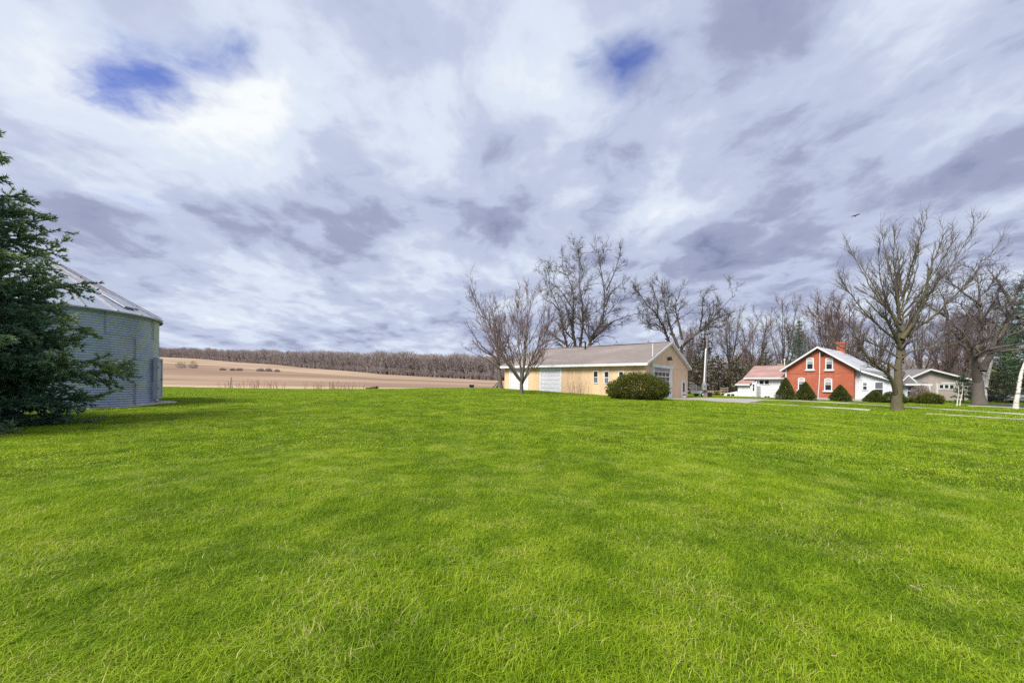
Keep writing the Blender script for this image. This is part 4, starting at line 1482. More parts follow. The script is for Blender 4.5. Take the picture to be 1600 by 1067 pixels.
# drip edge
pan.add([rp(a0, RO), rp(a1, RO), (rp(a1, RO)[0], rp(a1, RO)[1], zr0 - 0.09), (rp(a0, RO)[0], rp(a0, RO)[1], zr0 - 0.09)], [(0, 3, 2, 1)])
pan_me = pan.mesh('roof_panel')
rib = MB()
for k in range(1):
    dw = 0.028
    P0, P1 = Vector(rp(0, RO, 0.0)), Vector(rp(0, r_in, 0.0))
    sd_ = Vector((0, 1, 0))
    up_ = Vector((ROOFH, 0, RO)).normalized()
    rib.add([P0 - sd_ * dw, P0 + sd_ * dw, P0 + sd_ * dw * 0.6 + up_ * 0.06, P0 - sd_ * dw * 0.6 + up_ * 0.06,
             P1 - sd_ * dw, P1 + sd_ * dw, P1 + sd_ * dw * 0.6 + up_ * 0.06, P1 - sd_ * dw * 0.6 + up_ * 0.06],
            [(0, 1, 2, 3), (0, 4, 5, 1), (1, 5, 6, 2), (2, 6, 7, 3), (3, 7, 4, 0), (7, 6, 5, 4)])
rib_me = rib.mesh('roof_rib')
for j in range(NPAN):
    o = link('roof_panel', pan_me, 'bin_roof', bin_e)
    o.rotation_euler = (0, 0, view_az + j * 2 * math.pi / NPAN + 0.03)
    link('roof_rib', rib_me, 'bin_trim', o)
cap = MB().tube((0, 0, zr0 + ROOFH * 0.90), (0, 0, zr0 + ROOFH * 0.98), 0.42, 0.40, 20).tube((0, 0, zr0 + ROOFH * 0.98), (0, 0, zr0 + ROOFH * 1.08), 0.46, 0.06, 20)
cap.build('roof_cap', 'bin_roof', bin_e)
eave = MB()
for k in range(96):
    a, b_ = 2 * math.pi * k / 96, 2 * math.pi * (k + 1) / 96
    eave.tube((math.cos(a) * (RO - 0.02), math.sin(a) * (RO - 0.02), zr0 - 0.06), (math.cos(b_) * (RO - 0.02), math.sin(b_) * (RO - 0.02), zr0 - 0.06), 0.035, 0.035, 6, False)
eave.build('eave_ring', 'bin_trim', bin_e)
# roof ladder close to the right-hand skyline
lad = MB()
la = view_az + math.radians(69)
def rl(s, r, up):
    p = Vector(rp(la, r, 0))
    n_ = Vector((math.cos(la) * ROOFH, math.sin(la) * ROOFH, RO)).normalized()
    return p + n_ * up + Vector((-math.sin(la), math.cos(la), 0)) * s
for s in (-0.22, 0.22):
    lad.tube(rl(s, RO - 0.05, 0.10), rl(s, 0.7, 0.10), 0.018, 0.018, 6)
for k in range(11):
    r_ = RO - 0.25 - k * 0.33
    lad.tube(rl(-0.22, r_, 0.10), rl(0.22, r_, 0.10), 0.02, 0.02, 6)
    if k % 2 == 0:
        for s in (-0.22, 0.22):
            lad.tube(rl(s, r_, 0.0), rl(s, r_, 0.10), 0.015, 0.015, 5)
lad.build('roof_ladder', 'bin_trim', bin_e)
# hatch outline on a panel facing the lawn
ha = view_az + math.radians(46)
hat = MB()
def hp(s, r, up):
    p = Vector(rp(ha, r, 0))
    n_ = Vector((math.cos(ha) * ROOFH, math.sin(ha) * ROOFH, RO)).normalized()
    return p + n_ * up + Vector((-math.sin(ha), math.cos(ha), 0)) * s
hat.slab([hp(-0.33, RO - 0.45, 0.0), hp(0.33, RO - 0.45, 0.0), hp(0.33, RO - 1.35, 0.0), hp(-0.33, RO - 1.35, 0.0)], tuple(hp(0, 2, 0.09) - hp(0, 2, 0)))
hat.build('roof_hatch', 'bin_roof', bin_e)
hr = MB()
for pa, pb in (((-0.36, RO - 0.42), (0.36, RO - 0.42)), ((0.36, RO - 0.42), (0.36, RO - 1.38)), ((-0.36, RO - 0.42), (-0.36, RO - 1.38))):
    hr.tube(hp(pa[0], pa[1], 0.04), hp(pb[0], pb[1], 0.04), 0.03, 0.03, 6)
hr.build('hatch_rim', 'bin_trim', bin_e)
# walk-in door, seen almost edge-on
da = view_az + math.radians(70)
dr = empty('door', (0, 0, 0), da)
dr.parent = bin_e
DZ0, DZ1 = 0.32, 2.16
MB().box(BR - 0.1, BR + 0.16, -0.48, -0.36, DZ0, DZ1).box(BR - 0.1, BR + 0.16, 0.36, 0.48, DZ0, DZ1).box(BR - 0.1, BR + 0.16, -0.48, 0.48, DZ1 + 0.002, DZ1 + 0.1).box(BR - 0.1, BR + 0.18, -0.48, 0.48, DZ0 - 0.1, DZ0 - 0.002).build('door_frame', 'bin_door', dr)
MB().box(BR + 0.02, BR + 0.12, -0.355, 0.355, DZ0 + 0.01, DZ1 - 0.01).build('door_leaf', 'bin_door', dr)
for z_ in (0.7, 1.75):
    MB().box(BR + 0.162, BR + 0.19, -0.50, -0.34, z_, z_ + 0.09).build('hinge', 'bin_trim', dr)
MB().tube((BR + 0.12, 0.25, 1.2), (BR + 0.2, 0.25, 1.2), 0.03, 0.03, 8).build('handle', 'bin_trim', dr)
# slab and gravel skirt
sl = MB()
sl.tube((0, 0, -0.45), (0, 0, -0.02), BR + 0.10, BR + 0.08, 72)
sl.build('base_slab', 'concrete', bin_e)
rg = np.random.default_rng(8)
NA_ = 90
an = np.linspace(0, 2 * math.pi, NA_, endpoint=False)
ro = BR + 0.17 + 0.06 * np.sin(an * 5) + 0.05 * np.sin(an * 11 + 1) + 0.55 * np.exp(-((np.angle(np.exp(1j * (an - da)))) / 0.22) ** 2) + rg.normal(0, 0.03, NA_)
rings = [np.full(NA_, BR - 0.2), BR + (ro - BR) * 0.5, ro, ro + 0.05]
lift = [0.10, 0.085, 0.06, -0.05]
Vg = []
for r_, l_ in zip(rings, lift):
    x_, y_ = bx + r_ * np.cos(an), by + r_ * np.sin(an)
    Vg.append(np.stack([x_, y_, terrain(x_, y_) + l_ + rg.uniform(-0.01, 0.01, NA_)], -1))
idx = np.arange(4 * NA_).reshape(4, NA_)
nx = np.roll(idx, -1, 1)
q = np.stack([idx[:-1], nx[:-1], nx[1:], idx[1:]], -1).reshape(-1, 4)
tag(link('gravel', np_mesh('gravel', np.concatenate(Vg), q), 'gravel_pale'), 'pale gravel skirt round the foot of the grain bin', None, None, 'stuff')
BARE.append(np.stack([bx + (BR + 0.2) * np.cos(an), by + (BR + 0.2) * np.sin(an)], -1))

# ------------------------------------------------------------------ barn
TH = math.radians(51)
dA = 38.5
bu = Vector((math.cos(TH), math.sin(TH), 0))
bv = Vector((-math.sin(TH), math.cos(TH), 0))
A = Vector(((1008 - 800) / F * dA, dA, 0))


def along(O, d, px):
    t = (px - 800.0) / F
    return (t * O.y - O.x) / (d.x - t * d.y)


def zof(px, py, depth):
    return pix(px, py, depth).z


WB = along(A, bu, 1074)
LB = along(A, bv, 788.5)
bz0 = min(tz(*(A + bu * WB)[:2]), tz(*A[:2]), tz(*(A + bv * LB)[:2])) - 0.05
EAV = zof(1008, 566.5, dA) - bz0
Cg = A + bu * (WB / 2)
RID = zof(1044, 535.5, Cg.y) - bz0
print('barn', WB, LB, EAV, RID, bz0)
barn = empty('barn', (A.x, A.y, bz0), TH)
tag(barn, 'long tan board-sided barn with grey-brown roof and white garage doors', 'barn')


def boards_x0(y0, y1, z0, z1, step, depth, axis='x'):
    """vertical board siding with narrow grooves, on plane x=0 (axis x) or y=0 (axis y), facing negative"""
    mb = MB()
    pts = []
    y = y0
    g = 0.025
    while y < y1 - 1e-6:
        e = min(y + step, y1)
        pts += [(y, 0.0), (max(y, e - g), 0.0), (max(y, e - g), depth), (e, depth)]
        y = e
    vs = []
    for (yy, dd) in pts:
        for z in (z0, z1 if not callable(z1) else z1(yy)):
            vs.append((dd, yy, z) if axis == 'x' else (yy, dd, z))
    fs = [(2 * k, 2 * k + 2, 2 * k + 3, 2 * k + 1) for k in range(len(pts) - 1)]
    mb.add(vs, fs)
    return mb


boards_x0(0.0, LB, 0.12, EAV - 0.05, 0.30, 0.008, 'x').build('long_wall', 'barn_siding', barn)
rake_z = lambda x: EAV - 0.1 + (RID - EAV) * (1 - abs(x - WB / 2) / (WB / 2))
boards_x0(0.0, WB, 0.12, EAV - 0.25, 0.61, 0.012, 'y').build('gable_wall', 'barn_gable', barn)
boards_x0(0.0, WB, EAV - 0.15, rake_z, 0.61, 0.012, 'y').build('gable_peak', 'barn_gable', barn)
MB().box(-0.02, WB + 0.02, -0.035, 0.05, EAV - 0.25, EAV - 0.15).build('gable_band', 'barn_gable', barn)
MB().box(WB - 0.12, WB + 0.0, 0.03, LB, 0.12, EAV - 0.05).build('back_wall', 'barn_siding', barn)
MB().slab([(0.03, LB, 0.12), (WB - 0.13, LB, 0.12), (WB - 0.13, LB, EAV - 0.06), (WB / 2, LB, RID - 0.12), (0.03, LB, EAV - 0.06)], (0, -0.12, 0)).build('end_wall', 'barn_siding', barn)
MB().box(-0.01, WB + 0.03, -0.01, LB, -0.6, 0.115).build('foundation', 'concrete', barn)
for (x_, y_) in ((-0.03, -0.03), (WB - 0.10, -0.03), (-0.03, LB - 0.14)):
    MB().box(x_, x_ + 0.13, y_, y_ + 0.13, 0.125, EAV - 0.06).build('corner_board', 'barn_siding', barn)
OV, OG = 0.45, 0.35
sl_ = (RID - EAV) / (WB / 2)
for sgn in (-1, 1):
    xe = WB / 2 + sgn * (WB / 2 + OV)
    ze = EAV - sl_ * OV
    xi = WB / 2 + sgn * 0.001
    mb = MB()
    ny = 26
    nxr = 5
    rng_r = np.random.default_rng(12 + sgn)
    grid = {}
    for i in range(nxr + 1):
        for j in range(ny + 1):
            t = i / nxr
            sag = -0.05 * math.sin(math.pi * j / ny) * t + rng_r.normal(0, 0.006)
            grid[i, j] = len(mb.v)
            mb.v.append((xe + (xi - xe) * t, -OG + (LB + 2 * OG) * j / ny, ze + (RID - ze) * t + 0.10 + sag))
    for i in range(nxr):
        for j in range(ny):
            f_ = (grid[i, j], grid[i + 1, j], grid[i + 1, j + 1], grid[i, j + 1])
            mb.f.append(f_ if sgn > 0 else f_[::-1])
    mb.build('roof', 'shingle_barn', barn)
    # soffit under the sheet
    MB().slab([(xe, -OG, ze), (xi, -OG, RID - 0.02), (xi, LB + OG, RID - 0.02), (xe, LB + OG, ze)], (0, 0, 0.06)).build('roof_deck', 'white_paint', barn)
    # eave fascia + gutter
    xf0, xf1 = (xe - 0.09, xe - 0.002) if sgn < 0 else (xe + 0.002, xe + 0.09)
    MB().box(xf0, xf1, -OG, LB + OG, ze - 0.13, ze + 0.12).build('fascia', 'white_paint', barn)
    # rake boards
    for yy in (-OG - 0.05, LB + OG + 0.005):
        MB().slab([(xe, yy, ze - 0.10), (xi, yy, RID - 0.10), (xi, yy, RID + 0.125), (xe, yy, ze + 0.125)], (0, 0.045, 0)).build('rake_board', 'white_paint', barn)
MB().slab([(WB / 2 - 0.18, -OG, RID + 0.075), (WB / 2, -OG, RID + 0.14), (WB / 2 + 0.18, -OG, RID + 0.075)], (0, LB + 2 * OG, 0)).build('ridge_cap', 'shingle_barn', barn)


def ylong(px):
    return along(A, bv, px)


def zlong(px, py):
    s = ylong(px)
    return zof(px, py, (A + bv * s).y) - bz0


def xg(px):
    return along(A, bu, px)


def zg(px, py):
    s = xg(px)
    return zof(px, py, (A + bu * s).y) - bz0


def frame_box(x0, x1, z0, z1, t, mk):
    """rectangular frame from four bars, mk(u0,u1,z0,z1)"""
    mk(x0, x0 + t, z0, z1)
    mk(x1 - t, x1, z0, z1)
    mk(x0 + t, x1 - t, z1 - t, z1)
    mk(x0 + t, x1 - t, z0, z0 + t)


# white sectional doors on the long wall
for (pa, pb, lb) in ((798.4, 823.8, 'white sectional door at the far end of the barn'), (845.9, 875.2, 'white sectional door behind the maple')):
    ya, yb = ylong(pb), ylong(pa)
    zt = zlong((pa + pb) / 2, 574.3)
    zb = max(0.12, tz(*(A + bv * ((ya + yb) / 2))[:2]) - bz0 + 0.02)
    zb = 0.125
    d_ = empty('garage_door', (0, 0, 0))
    d_.parent = barn
    fr = MB()
    frame_box(ya - 0.22, yb + 0.22, zb - 0.2, zt + 0.22, 0.21, lambda u0, u1, z0, z1: fr.box(-0.06, 0.03, u0, u1, z0, z1))
    fr.build('door_frame', 'white_paint', d_)
    n_ = 7
    hh = (zt - zb) / n_
    for k in range(n_):
        pm = MB().box(-0.018, 0.03, ya, yb, zb + k * hh + 0.012, zb + (k + 1) * hh - 0.012)
        npn = 4
        ww = (yb - ya) / npn
        for j in range(npn):
            pm.box(-0.026, -0.0185, ya + j * ww + 0.12, ya + (j + 1) * ww - 0.12, zb + k * hh + 0.1, zb + (k + 1) * hh - 0.1)
        pm.build('door_panel', 'door_white', d_)
    MB().box(0.0, 0.012, ya, yb, zb, zt).build('door_backing', 'fascia_grey', d_)

# narrow windows
for (pa, pb, pt, pbm) in ((927.8, 934.0, 580.4, 598.2), (944.7, 950.9, 580.8, 598.8), (967.4, 973.6, 581.0, 600.0)):
    ya, yb = ylong(pb), ylong(pa)
    pm_ = (pa + pb) / 2
    zt, zb = zlong(pm_, pt), zlong(pm_, pbm)
    wn = MB()
    frame_box(ya - 0.07, yb + 0.07, zb - 0.07, zt + 0.07, 0.08, lambda u0, u1, z0, z1: wn.box(-0.05, 0.03, u0, u1, z0, z1))
    wn.box(-0.035, 0.03, ya + 0.01, yb - 0.01, (zt + zb) / 2 - 0.035, (zt + zb) / 2 + 0.035)
    wo_ = wn.build('window', 'white_paint', barn)
    MB().box(-0.012, 0.0, ya + 0.01, yb - 0.01, (zt + zb) / 2 + 0.035, zt - 0.01).build('pane', 'glass_dark', wo_)
    MB().box(-0.012, 0.0, ya + 0.01, yb - 0.01, zb + 0.01, (zt + zb) / 2 - 0.035).build('pane', 'glass_pale', wo_)

# glazed overhead door in the gable
xa, xb = xg(1021.2), xg(1045.3)
ztop = zg(1033, 574.8)
od = empty('overhead_door', (0, 0, 0))
od.parent = barn
fr = MB()
pw = xg(1049.2) - xb
fr.box(xa - 0.30, xa - 0.002, -0.09, 0.03, 0.0, ztop).box(xb + 0.002, xb + pw, -0.09, 0.03, 0.0, ztop)
fr.build('door_post', 'white_paint', od)
MB().box(xa - 0.9, xb + pw + 0.25, -0.16, 0.03, ztop + 0.002, ztop + 0.30).build('door_header', 'white_paint', od)
rows, cols_ = 6, 4
z_hi = ztop - 0.42
MB().box(xa, xb, -0.03, 0.0, z_hi + 0.03, ztop).build('door_valance', 'grey_metal', od)
rh = z_hi / rows
cw = (xb - xa) / cols_
MB().box(xa, xb, 0.004, 0.02, 0.02, z_hi).build('door_backing', 'black_plastic', od)
bars = MB()
for k in range(rows + 1):
    bars.box(xa, xb, -0.045, 0.0, max(0.0, k * rh - 0.04), k * rh + 0.04)
for j in range(cols_ + 1):
    x_ = xa + j * cw
    bars.box(max(xa, x_ - 0.05), min(xb, x_ + 0.05), -0.042, -0.002, 0.061, z_hi)
bars.build('door_rail', 'white_paint', od)
for k in range(rows):
    for j in range(cols_):
        MB().box(xa + j * cw + 0.05, xa + (j + 1) * cw - 0.05, -0.02, -0.012, k * rh + 0.06, (k + 1) * rh - 0.06).build('pane', 'glass_dark' if k > 0 else 'door_white', od)

# entry door
xa, xb = xg(1065.6), xg(1070.8)
zt = zg(1068, 595.5)
ed = MB()
frame_box(xa - 0.14, xb + 0.14, 0.0, zt + 0.14, 0.13, lambda u0, u1, z0, z1: ed.box(u0, u1, -0.07, 0.03, z0, z1))
edo = ed.build('entry_door', 'white_paint', barn)
MB().box(xa, xb, -0.03, 0.02, 0.02, zt).build('door_leaf', 'door_white', edo)
MB().box(xa + 0.25, xb - 0.35, -0.04, -0.032, zt * 0.38, zt - 0.2).build('pane', 'glass_dark', edo)
MB().tube((xb - 0.14, -0.03, 1.0), (xb - 0.14, -0.11, 1.0), 0.04, 0.035, 8).build('handle', 'grey_metal', edo)
# gable lamp
gx, gz = xg(1043), zg(1043, 560.5)
lm = MB().tube((gx, 0.0, gz), (gx, -0.28, gz + 0.18), 0.05, 0.05, 8).tube((gx, -0.28, gz + 0.22), (gx, -0.30, gz - 0.18), 0.10, 0.22, 12)
lm.box(gx - 0.14, gx + 0.14, -0.05, 0.01, gz - 0.14, gz + 0.14)
lm.build('wall_lamp', 'black_metal', barn)
# roof vent
MB().tube((WB / 2 - 1.2, LB * 0.55, RID - 0.5), (WB / 2 - 1.2, LB * 0.55, RID + 0.45), 0.10, 0.10, 10).tube((WB / 2 - 1.2, LB * 0.55, RID + 0.45), (WB / 2 - 1.2, LB * 0.55, RID + 0.62), 0.17, 0.05, 10).build('roof_vent', 'black_metal', barn)

# slim white pole in front of the gable
pp = base_at(1019.3, dA + 1.0)
mb = MB().tube((0, 0, -0.1), (0, 0, 5.35), 0.055, 0.04, 10).tube((0, 0, 5.35), (0, 0, 5.45), 0.06, 0.02, 10)
po = mb.build('flag_pole', 'white_paint', None, pp)
tag(po, 'slim white pole standing before the barn gable', 'pole')
MB().box(-0.09, 0.09, -0.09, 0.09, 3.95, 4.12).build('pole_bracket', 'black_metal', po)
# small bucket by the entry door
q_ = A + bu * (xg(1064.6)) - bv * 0.35
bk = MB().tube((0, 0, 0), (0, 0, 0.30), 0.15, 0.18, 14).build('bucket', 'white_paint', None, (q_.x, q_.y, tz(q_.x, q_.y) + 0.05))
tag(bk, 'small white bucket with dark lid beside the barn entry door', 'bucket')
MB().tube((0, 0, 0.302), (0, 0, 0.40), 0.19, 0.17, 14).build('lid', 'black_plastic', bk)

# ------------------------------------------------------------------ farmhouse
dH = 52.0
YAW = math.radians(-52)
hu = Vector((math.cos(YAW), math.sin(YAW), 0))
hv = Vector((-math.sin(YAW), math.cos(YAW), 0))
H0 = Vector(((1229 - 800) / F * dH, dH, 0))
hz0 = tz(H0.x + 4, H0.y)
house = empty('farmhouse', (H0.x, H0.y, hz0), YAW)
tag(house, 'red brick gabled farmhouse with white side wings', 'house')


def hx(px, yoff=0.0):
    return along(H0 + hv * yoff, hu, px)


def hz(px, py, yoff=0.0):
    O = H0 + hv * yoff
    return zof(px, py, (O + hu * along(O, hu, px)).y) - hz0


WH = hx(1334.3)
PK = hx(1278.5)
ZE = hz(1229, 576.0)
ZR = hz(1278.5, 544.5)
CHY = along(H0 + hu * PK, hv, 1314)
DEP = max(5.5, CHY + 1.2)
print('house', WH, PK, ZE, ZR, CHY)
ZER = ZR - (ZR - ZE) * (WH - PK) / PK
fnd = 0.28
MB().slab([(0, 0, fnd), (WH, 0, fnd), (WH, 0, ZER), (PK, 0, ZR - 0.1), (0, 0, ZE)], (0, 0.25, 0)).build('gable_wall', 'brick_red', house)
MB().box(0, 0.25, 0.252, DEP, fnd, ZE - 0.05).build('side_wall', 'brick_red', house)
MB().box(WH - 0.25, WH, 0.252, DEP, fnd, ZER - 0.05).build('side_wall', 'brick_red', house)
MB().slab([(0.26, DEP, fnd), (WH - 0.26, DEP, fnd), (WH - 0.26, DEP, ZER), (PK, DEP, ZR - 0.15), (0.26, DEP, ZE)], (0, -0.2, 0)).build('rear_wall', 'brick_red', house)
MB().box(-0.03, WH + 0.03, -0.03, DEP, -0.6, fnd - 0.002).build('foundation', 'concrete', house)
# main roof
OVH, OGH = 0.55, 0.5
for sgn, xe_w, ze_w in ((-1, 0.0, ZE), (1, WH, ZER)):
    slp = (ZR - ze_w) / abs(PK - xe_w)
    xe = xe_w + sgn * OVH
    ze = ze_w - slp * OVH
    xi = PK + sgn * 0.002
    MB().slab([(xe, -OGH, ze + 0.14), (xi, -OGH, ZR + 0.14), (xi, DEP + 0.4, ZR + 0.14), (xe, DEP + 0.4, ze + 0.14)], (0, 0, 0.07)).build('roof', 'shingle_grey' if sgn < 0 else 'roof_metal', house)
    MB().slab([(xe, -OGH + 0.02, ze), (xi, -OGH + 0.02, ZR), (xi, DEP + 0.38, ZR), (xe, DEP + 0.38, ze)], (0, 0, 0.13)).build('soffit', 'fascia_grey', house)
    MB().slab([(xe, -OGH - 0.05, ze + 0.02), (xi, -OGH - 0.05, ZR + 0.02), (xi, -OGH - 0.05, ZR + 0.24), (xe, -OGH - 0.05, ze + 0.24)], (0, 0.045, 0)).build('rake_board', 'white_paint', house)
    f0, f1 = (xe - 0.08, xe - 0.002) if sgn < 0 else (xe + 0.002, xe + 0.08)
    MB().box(f0, f1, -OGH, DEP + 0.4, ze - 0.02, ze + 0.16).build('gutter', 'white_paint', house)
# standing seams on the slope seen from the lawn, chimney astride the ridge
slpR = (ZR - ZER) / (WH - PK)
for k in range(7):
    y_ = -OGH + 0.35 + k * (DEP + 0.2) / 7
    MB().slab([(PK + 0.05, y_, ZR + 0.212 - slpR * 0.05), (PK + 0.05, y_ + 0.10, ZR + 0.212 - slpR * 0.05), (WH + OVH, y_ + 0.10, ZER - slpR * OVH + 0.212), (WH + OVH, y_, ZER - slpR * OVH + 0.212)], (0, 0, 0.05)).build('roof_seam', 'fascia_grey', house)
zc1 = zof(1314, 535.0, (H0 + hu * PK + hv * CHY).y) - hz0
MB().box(PK - 0.45, PK + 0.45, CHY - 0.45, CHY + 0.45, ZR - 0.4, zc1 - 0.25).box(PK - 0.52, PK + 0.52, CHY - 0.52, CHY + 0.52, zc1 - 0.248, zc1).build('chimney', 'brick_red', house)
# string course, corner board, service pipe
MB().box(0.02, WH - 0.02, -0.022, 0.0, hz(1280, 583.6), hz(1280, 583.0)).build('string_course', 'brick_red', house)
MB().box(-0.16, -0.003, -0.03, 0.2, fnd, ZE).build('corner_board', 'white_paint', house)
x1, x2 = hx(1280.8), hx(1278.6)
pi_ = MB()
pi_.path([(x1, -0.09, hz(1280.8, 550)), (x1, -0.09, hz(1280.8, 590)), (x2, -0.10, 0.05)], 0.05, 8)
pi_.build('service_pipe', 'white_paint', house)
MB().box(PK + 0.2, PK + 0.55, -0.12, 0.0, ZR - 0.95, ZR - 0.6).build('gable_vent', 'black_metal', house)


def sash_window(parent, x0, x1, z0, z1, y=0.0, arch=0.12, split=True, blind=True, sill=True, mat='white_paint', ft=0.11):
    fr = MB()
    n = 8
    outer, inner = [], []
    for k in range(n + 1):
        t = k / n
        xx = x1 + (x0 - x1) * t
        outer.append((xx, z1 + arch * math.sin(math.pi * t)))
        inner.append((x1 - ft + (x0 - x1 + 2 * ft) * t, z1 - ft + arch * math.sin(math.pi * t)))
    fr.box(x0, x0 + ft, y - 0.07, y + 0.01, z0, z1)
    fr.box(x1 - ft, x1, y - 0.07, y + 0.01, z0, z1)
    fr.box(x0 + ft, x1 - ft, y - 0.066, y + 0.01, z0, z0 + 0.08)
    for k in range(n):
        a, b2, c, d2 = outer[k], outer[k + 1], inner[k + 1], inner[k]
        fr.slab([(a[0], y - 0.068, a[1]), (b2[0], y - 0.068, b2[1]), (c[0], y - 0.068, c[1]), (d2[0], y - 0.068, d2[1])], (0, 0.078, 0))
    zm = (z0 + z1 + arch) / 2
    if split:
        fr.box(x0 + ft, x1 - ft, y - 0.05, y + 0.01, zm - 0.035, zm + 0.035)
    wo = fr.build('window', mat, parent)
    MB().box(x0 + ft * 0.9, x1 - ft * 0.9, y - 0.022, y - 0.012, z0 + 0.05, zm).build('pane', 'glass_dark', wo)
    MB().box(x0 + ft * 0.9, x1 - ft * 0.9, y - 0.024, y - 0.014, zm + 0.002, z1 + arch * 0.7).build('pane', 'glass_pale', wo)
    if blind:
        MB().box(x0 + ft, x1 - ft, y - 0.028, y - 0.025, zm + (z1 - zm) * 0.3, z1 - ft * 0.5).build('blind', 'blind', wo)
    if sill:
        MB().box(x0 - 0.13, x1 + 0.13, y - 0.15, y + 0.0, z0 - 0.14, z0 - 0.002).build('sill', 'white_paint', wo)
    return wo


for (pa, pb, pt, pbm) in ((1259.6, 1271.4, 560.0, 577.6), (1289.4, 1301.6, 560.0, 577.8), (1247.0, 1258.0, 591.3, 608.8), (1288.0, 1300.6, 592.2, 610.6)):
    pm_ = (pa + pb) / 2
    sash_window(house, hx(pa), hx(pb), hz(pm_, pbm), hz(pm_, pt))


def lap_wall(x0, x1, z0, ztop, y, step=0.20, tilt=0.022, thick=0.15):
    """horizontal lap siding facing -y, ztop a number or function of x (sloping top)"""
    mb = MB()
    zf = ztop if callable(ztop) else (lambda x: ztop)
    zmax = max(zf(x0), zf(x1))
    z = z0
    while z < zmax - 1e-6:
        e = min(z + step, zmax)
        # clip by the sloping top: find x range where zf(x) > z
        xa_, xb_ = x0, x1
        if zf(x0) < e or zf(x1) < e:
            k = 60
            xs_ = [x0 + (x1 - x0) * i / k for i in range(k + 1) if zf(x0 + (x1 - x0) * i / k) >= e - 0.02]
            if len(xs_) < 2:
                break
            xa_, xb_ = xs_[0], xs_[-1]
        mb.add([(xa_, y - tilt, z), (xb_, y - tilt, z), (xb_, y, e), (xa_, y, e), (xa_, y, z), (xb_, y, z)], [(0, 1, 2, 3), (4, 5, 1, 0)])
        z = e
    mb.slab([(x0, y + 0.004, z0), (x1, y + 0.004, z0), (x1, y + 0.004, zf(x1)), (x0, y + 0.004, zf(x0))], (0, thick, 0))
    return mb


# left white wing with reddish hip roof
LY = 0.9
lx0, lx1 = hx(1181.5, LY), -0.02
zb_ = 0.30
zeL = hz(1195, 592.0, LY)
lap_wall(lx0, lx1, zb_, zeL, LY).build('left_wing_wall', 'white_siding', house)
MB().box(lx0, lx0 + 0.15, LY + 0.16, LY + 5.8, zb_, zeL).build('left_wing_side', 'white_siding', house)
MB().box(lx0 - 0.02, lx1, LY - 0.03, LY + 5.8, -0.6, zb_ - 0.002).build('left_wing_foundation', 'white_paint', house)
ex0, ex1 = hx(1162.0, LY - 0.5), 0.1
rx0 = ex0
zrL = hz(1198, 572.3, LY + 3.0)
zeo = hz(1190, 590.6, LY - 0.5)
e0, e1, r0_, r1_ = (ex0, LY - 0.5, zeo), (ex1, LY - 0.5, zeo), (rx0, LY + 3.0, zrL), (ex1, LY + 3.0, zrL)
MB().slab([e0, e1, r1_, r0_], (0, 0, 0.08)).build('left_wing_roof', 'shingle_red', house)
bk0, bk1 = (ex0, LY + 6.4, zeo), (ex1, LY + 6.4, zeo)
MB().slab([(lx0 + 0.02, LY + 0.2, zeL), (lx0 + 0.02, LY + 5.8, zeL), (lx0 + 0.02, LY + 3.0, zrL - 0.1)], (0.12, 0, 0)).build('left_wing_gable', 'white_siding', house)
MB().slab([bk1, bk0, r0_, r1_], (0, 0, 0.079)).build('left_wing_roof', 'shingle_red', house)
MB().box(ex0, ex1 - 0.12, LY - 0.58, LY - 0.502, zeo - 0.13, zeo + 0.07).build('left_wing_gutter', 'white_paint', house)
MB().box(ex0 + 0.03, ex1 - 0.15, LY - 0.5, LY, zeo - 0.12, zeo - 0.08).build('left_wing_soffit', 'white_paint', house)
# paired dark window
wa, wb = hx(1185.8, LY), hx(1203.0, LY)
zt, zb2 = hz(1194, 592.8, LY) - 0.04, hz(1194, 601.2, LY)
fr = MB()
frame_box(wa, wb, zb2, zt, 0.09, lambda u0, u1, z0, z1: fr.box(u0, u1, LY - 0.08, LY, z0, z1))
fr.box((wa + wb) / 2 - 0.07, (wa + wb) / 2 + 0.07, LY - 0.075, LY, zb2 + 0.09, zt - 0.09)
w_ = fr.build('window', 'white_paint', house)
MB().box(wa + 0.09, (wa + wb) / 2 - 0.07, LY - 0.045, LY - 0.035, zb2 + 0.09, zt - 0.09).build('pane', 'glass_dark', w_)
MB().box((wa + wb) / 2 + 0.07, wb - 0.09, LY - 0.045, LY - 0.035, zb2 + 0.09, zt - 0.09).build('pane', 'glass_dark', w_)
sash_window(house, hx(1217.8, LY), hx(1224.5, LY), hz(1221, 606, LY), hz(1221, 595.3, LY), LY - 0.012, 0.0, True, False, True)
# basement windows
for pa, pb in ((1195.0, 1198.6), (1199.4, 1203.0)):
    MB().box(hx(pa, LY), hx(pb, LY), LY - 0.05, LY - 0.031, 0.02, 0.24).build('basement_window', 'glass_dark', house)
# entry porch with its own lean-to roof
PY = -0.6
px0, px1 = hx(1153.0, PY), hx(1173.5, PY)
zpe = hz(1160, 602.6, PY)
lap_wall(px0, px1, 0.15, zpe, PY, 0.2).build('porch_wall', 'white_siding', house)
px2 = hx(1182, PY)
zpt = hz(1182, 594.8, PY)
lap_wall(px1 + 0.003, px2, 0.15, lambda x: zpe + 0.05 + (zpt - zpe - 0.05) * (x - px1) / (px2 - px1), PY + 0.05, 5.0, 0.0).build('porch_side', 'white_siding', house)
MB().box(px0 + 0.02, px2, PY + 0.21, LY + 3.0, 0.15, zpe - 0.02).build('porch_body', 'white_siding', house)
MB().box(px0 - 0.02, px2 + 0.02, PY - 0.02, LY + 3.0, -0.5, 0.148).build('porch_foundation', 'concrete', house)
pr0, pr1 = hx(1148.8, PY - 0.3), hx(1171.5, PY - 0.3)
pt0, pt1 = hx(1160.5, LY), hx(1183.5, LY)
